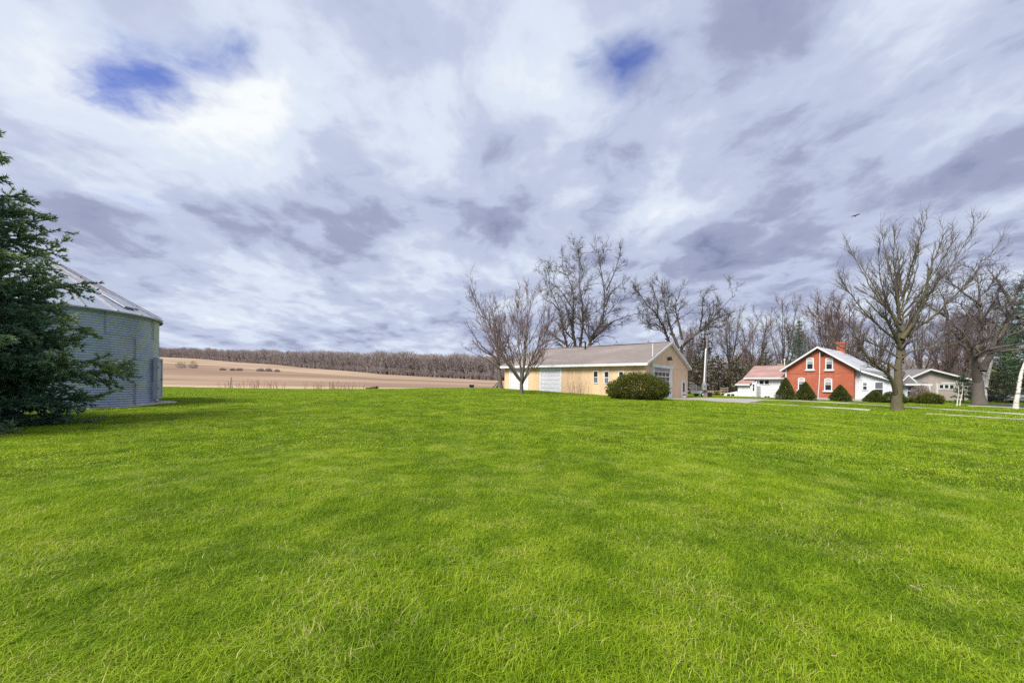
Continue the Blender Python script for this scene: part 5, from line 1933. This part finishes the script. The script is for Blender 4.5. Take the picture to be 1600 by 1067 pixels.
zq0, zq1 = hz(1160, 600.8, PY - 0.3), hz(1172, 592.6, LY)
MB().slab([(pr0, PY - 0.3, zq0), (pr1, PY - 0.3, zq0), (pt1, LY + 0.1, zq1), (pt0, LY + 0.1, zq1)], (0, 0, 0.08)).build('porch_roof', 'shingle_red', house)
MB().box(pr0, pr1, PY - 0.36, PY - 0.302, zq0 - 0.12, zq0 + 0.07).build('porch_gutter', 'white_paint', house)
da0, da1 = hx(1175.0, PY), hx(1180.0, PY)
dd = MB().box(da0, da1, PY + 0.0, PY + 0.045, 0.2, 2.15).build('porch_door', 'door_white', house)
MB().box((da0 + da1) / 2 - 0.09, (da0 + da1) / 2 + 0.09, PY - 0.02, PY - 0.003, 0.95, 1.40).build('pane', 'glass_dark', dd)
MB().box((da0 + da1) / 2 - 0.09, (da0 + da1) / 2 + 0.09, PY - 0.02, PY - 0.003, 1.46, 1.85).build('pane', 'glass_dark', dd)
# slanted white bulkhead
bx0, bx1 = hx(1130, PY - 0.1), px0 - 0.01
zb0, zb1 = hz(1131, 615.2, PY - 0.1), hz(1152, 611.2, PY - 0.1)
bh = MB().slab([(bx0, PY - 0.1, 0.1), (bx1, PY - 0.1, 0.1), (bx1, PY - 0.1, zb1), (bx0, PY - 0.1, zb0)], (0, 1.8, 0)).build('bulkhead', 'white_paint', house)
for pa, pb in ((1136.2, 1141.4), (1142.6, 1147.8)):
    MB().box(hx(pa, PY - 0.1), hx(pb, PY - 0.1), PY - 0.125, PY - 0.102, hz(1142, 618.2, PY), hz(1142, 615.4, PY)).build('bulkhead_window', 'glass_dark', bh)
# plumbing vent on the wing roof + small chimney stub
vx = hx(1225.5, 4.5)
vx = min(vx, -0.3)
MB().tube((vx, 4.5, zrL - 0.4), (vx, 4.5, hz(1225.5, 562.5, 4.5)), 0.06, 0.06, 8).tube((vx, 4.5, hz(1225.5, 562.5, 4.5)), (vx, 4.5, hz(1225.5, 560.8, 4.5)), 0.13, 0.10, 8).build('vent_pipe', 'white_paint', house)
MB().box(hx(1216.5, 4.5), hx(1225, 4.5), 4.0, 5.2, zrL - 0.5, hz(1220, 568.3, 4.5)).build('chimney_stub', 'wood_grey', house)

# right white wing with lean-to roof line
RY = 0.5
qx0, qx1 = WH + 0.012, hx(1396, RY)
zr0_ = hz(1335, 577.5, RY)
zr1_ = hz(1396, 595.0, RY)
topf = lambda x: zr0_ + (zr1_ - zr0_) * (x - qx0) / (qx1 - qx0)
lap_wall(qx0, qx1, 0.22, topf, RY, 0.22).build('right_wing_wall', 'white_siding', house)
MB().box(qx0, qx1 + 0.02, RY - 0.03, RY + 2.0, -0.6, 0.218).build('right_wing_foundation', 'concrete', house)
MB().slab([(qx0, RY - 0.4, zr0_ + 0.04), (qx1 + 0.4, RY - 0.4, topf(qx1 + 0.4) + 0.04), (qx1 + 0.4, RY + 4.5, topf(qx1 + 0.4) + 0.04), (qx0, RY + 4.5, zr0_ + 0.04)], (0, 0, 0.09)).build('right_wing_roof', 'shingle_grey', house)
MB().slab([(qx0, RY - 0.45, zr0_ - 0.06), (qx1 + 0.4, RY - 0.45, topf(qx1 + 0.4) - 0.06), (qx1 + 0.4, RY - 0.45, topf(qx1 + 0.4) + 0.15), (qx0, RY - 0.45, zr0_ + 0.15)], (0, 0.045, 0)).build('right_wing_rake', 'white_paint', house)
MB().box(qx1 - 0.15, qx1, RY + 0.17, RY + 4.4, 0.22, zr1_ - 0.02).build('right_wing_side', 'white_siding', house)
sash_window(house, hx(1347.0, RY), hx(1356.4, RY), hz(1351, 609.6, RY), hz(1351, 596.8, RY), RY - 0.02, 0.0, True, False, False)
sash_window(house, hx(1365.8, RY), hx(1381.6, RY), hz(1373, 619.5, RY), hz(1373, 596.2, RY), RY - 0.02, 0.0, True, False, False)
dx0, dx1 = hx(1342.2, RY), hx(1346.0, RY)
MB().box(dx0, dx0 + 0.07, RY - 0.05, RY - 0.023, 0.25, 2.4).build('door_trim', 'white_paint', house)
MB().box(hx(1337, RY), hx(1352, RY), RY - 1.1, RY - 0.032, -0.3, 0.12).build('door_step', 'concrete', house)
# planting bed of dark mulch along the brick wall
P0, P1 = H0 + hu * (-1.5) - hv * 0.05, H0 + hu * (WH + 1.2) - hv * 0.05
ribbon('planting_bed', 'mulch', [(P0.x, P0.y), (P1.x, P1.y)], [((P0 - hv * 1.5).x, (P0 - hv * 1.5).y), ((P1 - hv * 1.5).x, (P1 - hv * 1.5).y)], 20, 4, 0.075, 'dark mulch bed along the brick wall')

# ------------------------------------------------------------------ glazed porch beside the lawn tree
dP = 47.5
gp = base_at(1408, dP)
pe = empty('glazed_porch', gp, math.radians(-20))
tag(pe, 'small white porch with three tall windows and a little gable, right of the lawn tree', 'porch')
pf = F / dP
Wp, Hp = 2.05, (625 - 598) / pf
MB().box(0, Wp, 0, 2.5, 0.3, Hp).build('wall', 'white_siding', pe)
MB().box(-0.05, Wp + 0.05, -0.05, 2.55, -0.4, 0.298).build('foundation', 'concrete', pe)
MB().slab([(-0.55, -0.45, Hp - 0.02), (Wp + 0.55, -0.45, Hp - 0.02), (Wp + 0.2, 2.9, Hp + 0.75), (-0.2, 2.9, Hp + 0.75)], (0, 0, 0.1)).build('roof', 'shingle_grey', pe)
MB().box(-0.58, Wp + 0.58, -0.52, -0.452, Hp - 0.1, Hp + 0.1).build('gutter', 'white_paint', pe)
gb = MB().slab([(-0.1, -0.2, Hp + 0.11), (1.3, -0.2, Hp + 0.11), (0.6, -0.2, Hp + 0.95)], (0, 0.9, 0)).build('dormer', 'shingle_grey', pe)
for s in (0, 1):
    a = (-0.2, Hp + 0.1) if s == 0 else (1.4, Hp + 0.1)
    MB().slab([(a[0], -0.26, a[1]), (0.6, -0.26, Hp + 1.02), (0.6, -0.26, Hp + 1.16), (a[0], -0.26, a[1] + 0.14)], (0, 0.05, 0)).build('dormer_rake', 'white_paint', gb)
for k in range(3):
    x0_ = 0.52 + k * 0.47
    fr = MB()
    frame_box(x0_, x0_ + 0.45, 0.45, Hp - 0.15, 0.06, lambda u0, u1, z0, z1: fr.box(u0, u1, -0.06, 0.0, z0, z1))
    fr.box(x0_ + 0.06, x0_ + 0.39, -0.05, 0.0, Hp * 0.62, Hp * 0.62 + 0.06)
    wn_ = fr.build('window', 'white_paint', pe)
    MB().box(x0_ + 0.05, x0_ + 0.40, -0.03, -0.01, 0.5, Hp * 0.62).build('pane', 'glass_dark', wn_)
    MB().box(x0_ + 0.05, x0_ + 0.40, -0.031, -0.011, Hp * 0.62 + 0.06, Hp - 0.2).build('pane', 'glass_pale', wn_)

# ------------------------------------------------------------------ taupe neighbouring house
dT = 56.0
tp = base_at(1414, dT)
te = empty('taupe_house', tp, math.radians(-9))
tag(te, 'low taupe-sided house with white trim half hidden behind bare branches', 'house')
k_ = dT / F
Wt = (1497 - 1414) * k_ * 1.02
zEt = (605 - 594.5) * k_ + 1.9
zPt = (605 - 580) * k_ + 1.9
MB().slab([(0, 0, 0.2), (Wt, 0, 0.2), (Wt, 0, zEt), (Wt * 0.36, 0, zPt), (0, 0, zEt + 0.1)], (0, 0.2, 0)).build('gable_wall', 'taupe_siding', te)
MB().box(0, 0.2, 0.202, 8, 0.2, zEt).box(Wt - 0.2, Wt, 0.202, 8, 0.2, zEt - 0.05).build('side_wall', 'taupe_siding', te)
MB().box(-0.03, Wt + 0.03, -0.03, 8, -0.6, 0.198).build('foundation', 'concrete', te)
for (xe, ze) in ((-0.5, zEt - 0.3), (Wt + 0.6, zEt - 0.25)):
    sg = 1 if xe > 1 else -1
    xi = Wt * 0.36 + sg * 0.002
    MB().slab([(xe, -0.5, ze + 0.1), (xi, -0.5, zPt + 0.1), (xi, 8.4, zPt + 0.1), (xe, 8.4, ze + 0.1)], (0, 0, 0.1)).build('roof', 'shingle_grey', te)
    MB().slab([(xe, -0.56, ze), (xi, -0.56, zPt), (xi, -0.56, zPt + 0.22), (xe, -0.56, ze + 0.22)], (0, 0.05, 0)).build('rake_board', 'white_paint', te)
zb_t = zEt - 0.5
MB().box(Wt * 0.58, Wt * 0.92, -0.03, 0.0, zb_t, zb_t + 0.14).build('trim_band', 'white_paint', te)
for k in range(3):
    x0_ = Wt * 0.54 + k * 0.62
    fr = MB()
    frame_box(x0_, x0_ + 0.58, zb_t - 0.75, zb_t - 0.12, 0.07, lambda u0, u1, z0, z1: fr.box(u0, u1, -0.06, 0.0, z0, z1))
    wn_ = fr.build('window', 'white_paint', te)
    MB().box(x0_ + 0.06, x0_ + 0.52, -0.03, -0.01, zb_t - 0.69, zb_t - 0.18).build('pane', 'glass_dark', wn_)
MB().box(Wt * 0.52, Wt * 0.86, -0.06, 0.0, zb_t - 0.90, zb_t - 0.78).build('sill_band', 'white_paint', te)
for k in range(2):
    MB().box(Wt * (0.38 + 0.12 * k), Wt * (0.38 + 0.12 * k) + 0.14, -0.12, 0.0, 0.2, zb_t).build('porch_post', 'white_paint', te)

# ------------------------------------------------------------------ utility pole, trailer, table
up = base_at(1099.5, 50.5)
ue = empty('utility_pole', up)
tag(ue, 'leaning utility pole with white conduit and grey meter box', 'utility pole')
lean = 0.35
MB().tube((0.10, 0, -0.3), (0.10 + lean, 0.1, 7.9), 0.14, 0.10, 12).build('pole_shaft', 'pole_wood', ue)
MB().tube((-0.04, -0.16, 1.6), (-0.04 + lean * 0.6, -0.10, 6.0), 0.085, 0.085, 10).tube((-0.04 + lean * 0.6, -0.10, 6.0), (0.02 + lean * 0.65, -0.02, 6.25), 0.09, 0.05, 10).build('conduit', 'white_paint', ue)
mbx = MB().box(-0.30, 0.18, -0.42, -0.10, 1.0, 1.75)
mbx.slab([(-0.26, -0.38, 1.752), (0.14, -0.38, 1.752), (0.02, -0.25, 2.05), (-0.14, -0.25, 2.05)], (0, 0.2, 0))
mo = mbx.build('meter_box', 'grey_metal', ue)
MB().tube((-0.06, -0.42, 1.48), (-0.06, -0.50, 1.48), 0.11, 0.11, 12).build('meter_dial', 'glass_pale', mo)
MB().box(0.16, 0.42, -0.14, 0.02, 0.0, 1.0).build('lower_riser', 'wood_grey', ue)

tp_ = base_at(1083.0, 53.0)
tr = empty('utility_trailer', tp_, math.radians(6))
tag(tr, 'small utility trailer with raised mesh tailgate parked by the pole', 'trailer')
LT = 2.35
fr = MB().box(0.1, LT, -0.65, 0.65, 0.42, 0.50)
fr.build('deck', 'wood_grey', tr)
rl_ = MB()
for y_ in (-0.70, 0.66):
    rl_.box(0.1, LT, y_, y_ + 0.04, 0.40, 0.74)
rl_.box(LT, LT + 0.04, -0.70, 0.70, 0.40, 0.74)
rl_.build('side_rail', 'grey_metal', tr)
for k in range(6):
    MB().box(0.05, 0.09, -0.66 + k * 0.25, -0.62 + k * 0.25, 0.45, 1.55).build('tailgate_bar', 'grey_metal', tr)
MB().box(0.04, 0.10, -0.68, 0.66, 1.551, 1.60).box(0.04, 0.10, -0.68, 0.66, 0.40, 0.448).build('tailgate_frame', 'grey_metal', tr)
for k in range(5):
    MB().box(0.10 + k * 0.2, 0.13 + k * 0.2, -0.70, -0.67, 0.74, 1.45 - 0.03 * k).build('gate_side_bar', 'grey_metal', tr)
for s in (-1, 1):
    yc = s * 0.80
    wh = MB().tube((0.95, yc - 0.09, 0.30), (0.95, yc + 0.09, 0.30), 0.31, 0.31, 24).build('wheel', 'rubber', tr)
    MB().tube((0.95, yc - 0.10, 0.30), (0.95, yc + 0.10, 0.30), 0.19, 0.19, 20).build('rim', 'white_paint', wh)
    fd = MB()
    for k in range(8):
        a0_, a1_ = math.pi * k / 8, math.pi * (k + 1) / 8
        fd.slab([(0.95 + 0.40 * math.cos(a0_), yc - 0.13, 0.30 + 0.40 * math.sin(a0_)), (0.95 + 0.40 * math.cos(a1_), yc - 0.13, 0.30 + 0.40 * math.sin(a1_)),
                 (0.95 + 0.37 * math.cos(a1_), yc - 0.13, 0.30 + 0.37 * math.sin(a1_)), (0.95 + 0.37 * math.cos(a0_), yc - 0.13, 0.30 + 0.37 * math.sin(a0_))], (0, 0.26, 0))
    fd.build('fender', 'grey_metal', tr)
MB().path([(LT, -0.5, 0.44), (LT + 0.9, 0, 0.44), (LT, 0.5, 0.44)], 0.04, 6).tube((LT + 0.85, 0, 0.44), (LT + 1.15, 0, 0.46), 0.05, 0.05, 8).build('drawbar', 'black_metal', tr)
cg = base_at(1105, 52.6)
cb_ = MB().box(-0.5, 0.5, -0.3, 0.3, 0.0, 0.5).box(-0.53, 0.53, -0.33, 0.33, 0.502, 0.58)
tag(cb_.build('storage_box', 'black_metal', None, cg), 'low black box on the grass under the trailer drawbar', 'box')

tb = empty('picnic_table', base_at(1118.5, 58), math.radians(8))
tag(tb, 'pale yellow wooden picnic table beyond the trailer', 'table')
for k in range(4):
    MB().box(-0.85, 0.85, -0.38 + k * 0.19, -0.21 + k * 0.19, 0.70, 0.745).build('top_plank', 'wood_yellow', tb)
for y_ in (-0.75, 0.52):
    MB().box(-0.85, 0.85, y_, y_ + 0.24, 0.40, 0.44).build('bench_plank', 'wood_yellow', tb)
for x_ in (-0.6, 0.6):
    for s in (-1, 1):
        MB().slab([(x_ - 0.02, s * 0.55, -0.02), (x_ - 0.02, s * 0.65, -0.02), (x_ - 0.02, s * 0.25, 0.698), (x_ - 0.02, s * 0.15, 0.698)], (0.045, 0, 0)).build('leg', 'wood_yellow', tb)
    MB().box(x_ + 0.03, x_ + 0.07, -0.75, 0.75, 0.33, 0.398).build('cross_bar', 'wood_yellow', tb)
fe = empty('wooden_fence', base_at(1131.5, 60), math.radians(-5))
tag(fe, 'short weathered wooden fence panel left of the white bulkhead', 'fence')
for k in range(3):
    MB().box(-0.55 + k * 0.5, -0.45 + k * 0.5, -0.05, 0.05, -0.1, 1.25).build('post', 'wood_grey', fe)
for z_ in (0.35, 0.70, 1.05):
    MB().box(-0.6, 0.6, -0.09, -0.052, z_, z_ + 0.14).build('rail', 'wood_grey', fe)

# ------------------------------------------------------------------ odds and ends left of the barn
bb = base_at(737, 53)
bo = empty('black_bin', bb, 0.2)
tag(bo, 'black plastic box with a pale base on the lawn edge left of the barn', 'box')
MB().slab([(-0.30, -0.25, 0.10), (0.30, -0.25, 0.10), (0.30, 0.25, 0.10), (-0.30, 0.25, 0.10)], (0, 0, 0.30)).build('body', 'black_plastic', bo, bevel=0.03)
MB().box(-0.36, 0.36, -0.31, 0.31, 0.0, 0.098).build('base', 'concrete', bo)
MB().box(-0.33, 0.33, -0.28, 0.28, 0.402, 0.46).build('lid', 'black_plastic', bo, bevel=0.02)
lp = base_at(776, 53.5)
le = empty('lean_to', lp, 0.1)
tag(le, 'black slanted lean-to against the tree at the far barn end', 'shelter')
MB().slab([(-0.62, 0, 0.0), (0.42, 0, 1.02), (0.50, 0, 0.96), (-0.52, 0, -0.02)], (0, 1.6, 0)).build('roof_sheet', 'black_metal', le)
MB().slab([(-0.66, -0.05, 0.0), (0.40, -0.05, 1.06), (0.46, -0.05, 1.02), (-0.58, -0.05, -0.02)], (0, 0.045, 0)).build('edge_strip', 'grey_metal', le)
MB().box(0.30, 0.38, 0.0, 0.08, -0.05, 0.86).build('post', 'black_metal', le)
MB().slab([(-0.1, 0.2, 0.0), (0.30, 0.2, 0.0), (0.30, 0.2, 0.35), (0.1, 0.2, 0.45)], (0, 0.4, 0)).build('panel', 'wood_grey', le)
for i, (px_, L_, r_, mt, lb) in enumerate(((577, 1.0, 0.13, 'bark_dark', 'dark log lying at the lawn edge beside a brown one'), (586, 0.85, 0.2, 'log_bark', 'brown split log at the lawn edge'))):
    g_ = base_at(px_, 56)
    lg = MB().tube((-L_ / 2, 0, r_ * 0.8), (L_ / 2, 0.15, r_ * 0.9 + 0.08 * i), r_, r_ * 0.85, 9).tube((L_ * 0.1, 0.05, r_ * 1.4), (L_ * 0.35, -0.2, r_ * 2.3), r_ * 0.4, r_ * 0.25, 7)
    tag(lg.build('log', mt, None, g_), lb, 'log', 'logs at the lawn edge')

# ------------------------------------------------------------------ dark car and pale car at the right edge
def car(loc, rz, label, paint):
    e = empty('parked_car', loc, rz)
    tag(e, label, 'car', 'cars parked at the drive')
    prof = [(-2.1, 0.35), (-2.15, 0.75), (-1.95, 0.95), (-1.2, 1.02), (-0.6, 1.42), (0.75, 1.44), (1.45, 1.05), (2.05, 0.92), (2.15, 0.6), (2.1, 0.35)]
    mb = MB()
    n = len(prof)
    for y_, ins in ((-0.82, 0.0), (-0.86, 0.0), (0.86, 0.0)):
        pass
    vs = []
    for y_, s in ((-0.85, 1), (0.85, -1)):
        for (x_, z_) in prof:
            yy = y_ + s * max(0, z_ - 0.95) * 0.35
            vs.append((x_, yy, z_))
    fs = [tuple(range(n)), tuple(range(n, 2 * n))[::-1]] + [(i, n + i, n + (i + 1) % n, (i + 1) % n) for i in range(n)]
    mb.add(vs, fs)
    mb.build('body', paint, e, bevel=0.05)
    for s in (-1, 1):
        y0_ = s * 0.72
        g = MB().slab([(-1.05, s * 0.835, 1.03), (1.3, s * 0.835, 1.06), (0.7, s * 0.72, 1.38), (-0.55, s * 0.72, 1.36)], (0, s * 0.012, 0))
        g.build('side_window', 'glass_dark', e)
        for x_ in (-1.35, 1.35):
            wh = MB().tube((x_, s * 0.68, 0.32), (x_, s * 0.88, 0.32), 0.32, 0.32, 20).build('wheel', 'rubber', e)
            MB().tube((x_, s * 0.69, 0.32), (x_, s * 0.90, 0.32), 0.20, 0.19, 16).build('rim', 'grey_metal', wh)
        MB().box(-2.16, -2.08, s * 0.45, s * 0.78, 0.68, 0.82).build('headlight', 'glass_pale', e)
    MB().slab([(-1.16, -0.7, 1.05), (-1.16, 0.7, 1.05), (-0.66, 0.62, 1.40), (-0.66, -0.62, 1.40)], (-0.015, 0, 0.015)).build('windscreen', 'glass_dark', e)
    return e


car(base_at(1572, 51), math.radians(4), 'dark blue car low behind the small spruce and the leaning birch', 'car_paint')
car(base_at(1613, 45.5), math.radians(6), 'silver car cut off by the picture edge behind the birch', 'car_silver')

# ------------------------------------------------------------------ bird
bp = pix(1337.5, 337, 62)
bd_ = MB()
bd_.add([(-0.28, 0, 0), (-0.12, 0.05, 0.03), (-0.12, -0.05, 0.03), (-0.12, 0, -0.05), (0.12, 0.05, 0.02), (0.12, -0.05, 0.02), (0.12, 0, -0.06), (0.30, 0.07, 0.0), (0.30, -0.07, 0.0), (0.30, 0, -0.02)],
        [(0, 2, 1), (0, 3, 2), (0, 1, 3), (1, 2, 5, 4), (2, 3, 6, 5), (3, 1, 4, 6), (4, 5, 8, 7), (5, 6, 9, 8), (6, 4, 7, 9), (7, 8, 9)])
be = bd_.build('flying_bird', 'bird_feather', None, bp)
be.rotation_euler = (math.radians(-14), math.radians(18), math.radians(60))
tag(be, 'tiny dark bird gliding in the sky above the lawn tree', 'bird')
for s in (-1, 1):
    MB().slab([(-0.12, s * 0.04, 0.02), (0.10, s * 0.04, 0.02), (0.14, s * 0.32, 0.10), (0.06, s * 0.58, 0.05), (-0.08, s * 0.34, 0.11)], (0, 0, 0.015)).build('wing', 'bird_feather', be)

# ------------------------------------------------------------------ fallen leaves on the lawn
for i, (px_, py_, s_, lb) in enumerate(((1430, 937, 0.028, 'curled pinkish dead leaf lying on the right of the lawn'), (1303, 1050, 0.014, 'small yellow dead leaf near the bottom edge'),
                                        (1503, 928, 0.012, 'tiny pale dead leaf right of the curled pinkish one'), (388, 850, 0.014, 'small pale dead leaf on the left of the lawn'))):
    g_ = ground_hit(px_, py_, 1.0)
    vs, fs = [], []
    n = 6
    for k in range(n + 1):
        t = k / n
        wd_ = 0.42 * math.sin(math.pi * min(1, 0.06 + t * 0.94)) * s_
        for j, u__ in enumerate((-1, 0, 1)):
            vs.append((u__ * wd_, (t - 0.5) * 2 * s_, abs(u__) * 0.35 * s_ + 0.5 * s_ * (t - 0.5) ** 2))
    for k in range(n):
        for j in range(2):
            a = k * 3 + j
            fs.append((a, a + 1, a + 4, a + 3))
    lf = MB().add(vs, fs).build('dead_leaf', 'dead_leaf', None, (g_.x, g_.y, g_.z + 0.085))
    lf.rotation_euler = (0.25, 0.3, 0.7 + i)
    sd_ = lf.modifiers.new('thick', 'SOLIDIFY')
    sd_.thickness = 0.0012
    tag(lf, lb, 'leaf', 'dead leaves on the lawn')

# ------------------------------------------------------------------ grass
def tuft_mesh(name, seed, n, radius, hmin, hmax, width, lean, curl=0.6, seg2=True):
    rng = np.random.default_rng(seed)
    r = radius * np.sqrt(rng.uniform(0, 1, n))
    a = rng.uniform(0, 6.283, n)
    base = np.stack([r * np.cos(a), r * np.sin(a), np.full(n, -0.01)], -1)
    h = rng.uniform(hmin, hmax, n) * (0.75 + 0.25 * rng.uniform(0, 1, n))
    la = rng.uniform(0, 6.283, n)
    ld = np.stack([np.cos(la), np.sin(la), np.zeros(n)], -1)
    k = rng.gamma(2.0, lean / 2.0, n)[:, None]
    side = np.stack([-np.sin(la + rng.normal(0, 0.6, n)), np.cos(la), np.zeros(n)], -1)
    side = norm(side)
    w_ = width * rng.uniform(0.6, 1.25, n)[:, None]
    up = np.array([[0, 0, 1.0]])
    mid = base + h[:, None] * 0.55 * (up + ld * k * 0.5)
    tip = base + h[:, None] * (up * (1 - 0.25 * np.minimum(k, 1.6)) + ld * k * (1 + curl * 0.5))
    V = np.stack([base - side * w_, base + side * w_, mid + side * w_ * 0.85, mid - side * w_ * 0.85, tip], 1)
    o = np.arange(n)[:, None] * 5
    F1 = np.concatenate([o + np.array([[0, 1, 2]]), o + np.array([[0, 2, 3]]), o + np.array([[3, 2, 4]])], 0)
    me = np_mesh(name, V.reshape(-1, 3), F1)
    at = me.attributes.new('tone', 'FLOAT', 'POINT')
    at.data.foreach_set('value', np.repeat(rng.uniform(0, 1, n), 5).astype(np.float32))
    me.materials.append(MATS['grass_blade'])
    return me


grass_lib = bpy.data.collections.new('grass_library')
# object names sort the picks: 0-5 near, 6-9 mid, 10-13 far, 14-15 tall tufts
k = 0
def lib_add(me):
    global k
    o = bpy.data.objects.new('grass_patch_%02d' % k, me)
    grass_lib.objects.link(o)
    k += 1
for s in range(6):
    lib_add(tuft_mesh('near', 500 + s, 260, 0.18, 0.022, 0.075, 0.0021, 0.8))
for s in range(4):
    lib_add(tuft_mesh('mid', 520 + s, 300, 0.38, 0.03, 0.075, 0.0045, 0.75))
for s in range(4):
    lib_add(tuft_mesh('far', 540 + s, 320, 0.95, 0.03, 0.075, 0.012, 0.7))
for s in range(2):
    lib_add(tuft_mesh('tall', 560 + s, 46, 0.08, 0.05, 0.115, 0.0023, 0.9))


def in_poly(x, y, poly):
    c = np.zeros(len(x), bool)
    px_, py_ = poly[:, 0], poly[:, 1]
    j = len(poly) - 1
    for i in range(len(poly)):
        cond = (py_[i] > y) != (py_[j] > y)
        with np.errstate(divide='ignore', invalid='ignore'):
            xi = (px_[j] - px_[i]) * (y - py_[i]) / (py_[j] - py_[i]) + px_[i]
        c ^= cond & (x < xi)
        j = i
    return c


# footprints without grass
for O, u_v, v_v, a0_, a1_, b0_, b1_ in ((A, bu, bv, -0.05, WB + 0.2, -0.05, LB), (H0, hu, hv, -6.5, WH + 4, -0.7, 8)):
    BARE.append(np.array([tuple((O + u_v * s + v_v * t)[:2]) for s, t in ((a0_, b0_), (a1_, b0_), (a1_, b1_), (a0_, b1_))]))
rg = np.random.default_rng(99)


def near_bare(x, y, buf, y0, y1):
    hit = np.zeros(len(x), bool)
    for poly in BARE:
        if poly[:, 1].max() > y0 - 1 and poly[:, 1].min() < y1 + 1:
            for k_ in range(9):
                ox, oy = (0, 0) if k_ == 8 else (buf * math.cos(k_ * 0.785), buf * math.sin(k_ * 0.785))
                hit |= in_poly(x + ox, y + oy, poly)
    return hit


def scatter(n, x0, x1, y0, y1, cond, buf=0.1):
    x, y = rg.uniform(x0, x1, n), rg.uniform(y0, y1, n)
    m = cond(x, y) & (y < lawn_edge(x) - 0.3)
    x, y = x[m], y[m]
    ok = ~near_bare(x, y, buf, y0, y1)
    return x[ok], y[ok]


R1, R2, R3 = 9.0, 24.0, 62.0
sets = []
gx_, gy_ = np.meshgrid(np.arange(-13, 13, 0.135), np.arange(0.2, 9.3, 0.135))
x, y = gx_.ravel() + rg.uniform(-0.075, 0.075, gx_.size), gy_.ravel() + rg.uniform(-0.075, 0.075, gx_.size)
m_ = (np.abs(x) < 1.45 * y + 1.6) & (np.hypot(x, y) < R1 + 0.3)
x, y = x[m_], y[m_]
sets.append((x, y, rg.integers(0, 6, len(x)), rg.uniform(0.75, 1.25, len(x))))
x, y = scatter(int(9.5 * 70 * 24), -35, 35, 0.3, 24, lambda x, y: (np.abs(x) < 1.45 * y + 2.5) & (np.hypot(x, y) >= R1 - 0.2) & (np.hypot(x, y) < R2 + 0.5), 0.3)
sets.append((x, y, rg.integers(6, 10, len(x)), rg.uniform(0.8, 1.25, len(x))))
x, y = scatter(int(2.0 * 160 * 60), -80, 80, 2, 62, lambda x, y: (np.abs(x) < 1.45 * y + 4) & (np.hypot(x, y) >= R2 - 0.5), 0.85)
sets.append((x, y, rg.integers(10, 14, len(x)), rg.uniform(0.8, 1.2, len(x))))
x, y = scatter(26000, 5, 60, 18, 58, lambda x, y: (np.abs(x) < 1.45 * y + 4) & (np.hypot(x, y) >= R2 - 0.5), 0.30)
m_ = near_bare(x, y, 0.9, 18, 58)
x, y = x[m_], y[m_]
sets.append((x, y, rg.integers(6, 10, len(x)), rg.uniform(0.8, 1.1, len(x))))
x, y = scatter(9000, -14, 14, 0.8, 12, lambda x, y: (np.abs(x) < 1.4 * y + 1.5) & (np.sin(x * 1.7 + 2) * np.sin(y * 1.9 + x * 0.6) + rg.normal(0, 0.35, len(x)) > 0.80))
sets.append((x, y, rg.integers(14, 16, len(x)), rg.uniform(0.6, 1.1, len(x))))
X = np.concatenate([s[0] for s in sets])
Y = np.concatenate([s[1] for s in sets])
PK_ = np.concatenate([s[2] for s in sets])
SC = np.concatenate([s[3] for s in sets])
hgt = SC * (0.95 + 0.25 * np.sin(X * 0.8 + 1.1) * np.sin(Y * 0.7 + 0.4))
cell = rg.uniform(0, 1, (400, 400))
cl = np.where(np.hypot(X, Y) < R1, 0.33, 0.62)
clump = cell[(np.floor((X + 80) / cl).astype(int)) % 400, (np.floor((Y + 0.3 * np.sin(X * 3)) / cl).astype(int)) % 400]
hgt = hgt * (0.72 + 0.62 * clump ** 1.4)
print('grass patches', len(X))
instancer('grass', np.stack([X, Y, terrain(X, Y) + 0.03], -1), rg.uniform(0, 6.28, len(X)), np.stack([SC, SC, hgt], -1), PK_, grass_lib,
          'thick bright green lawn grass with paler yellowish patches')
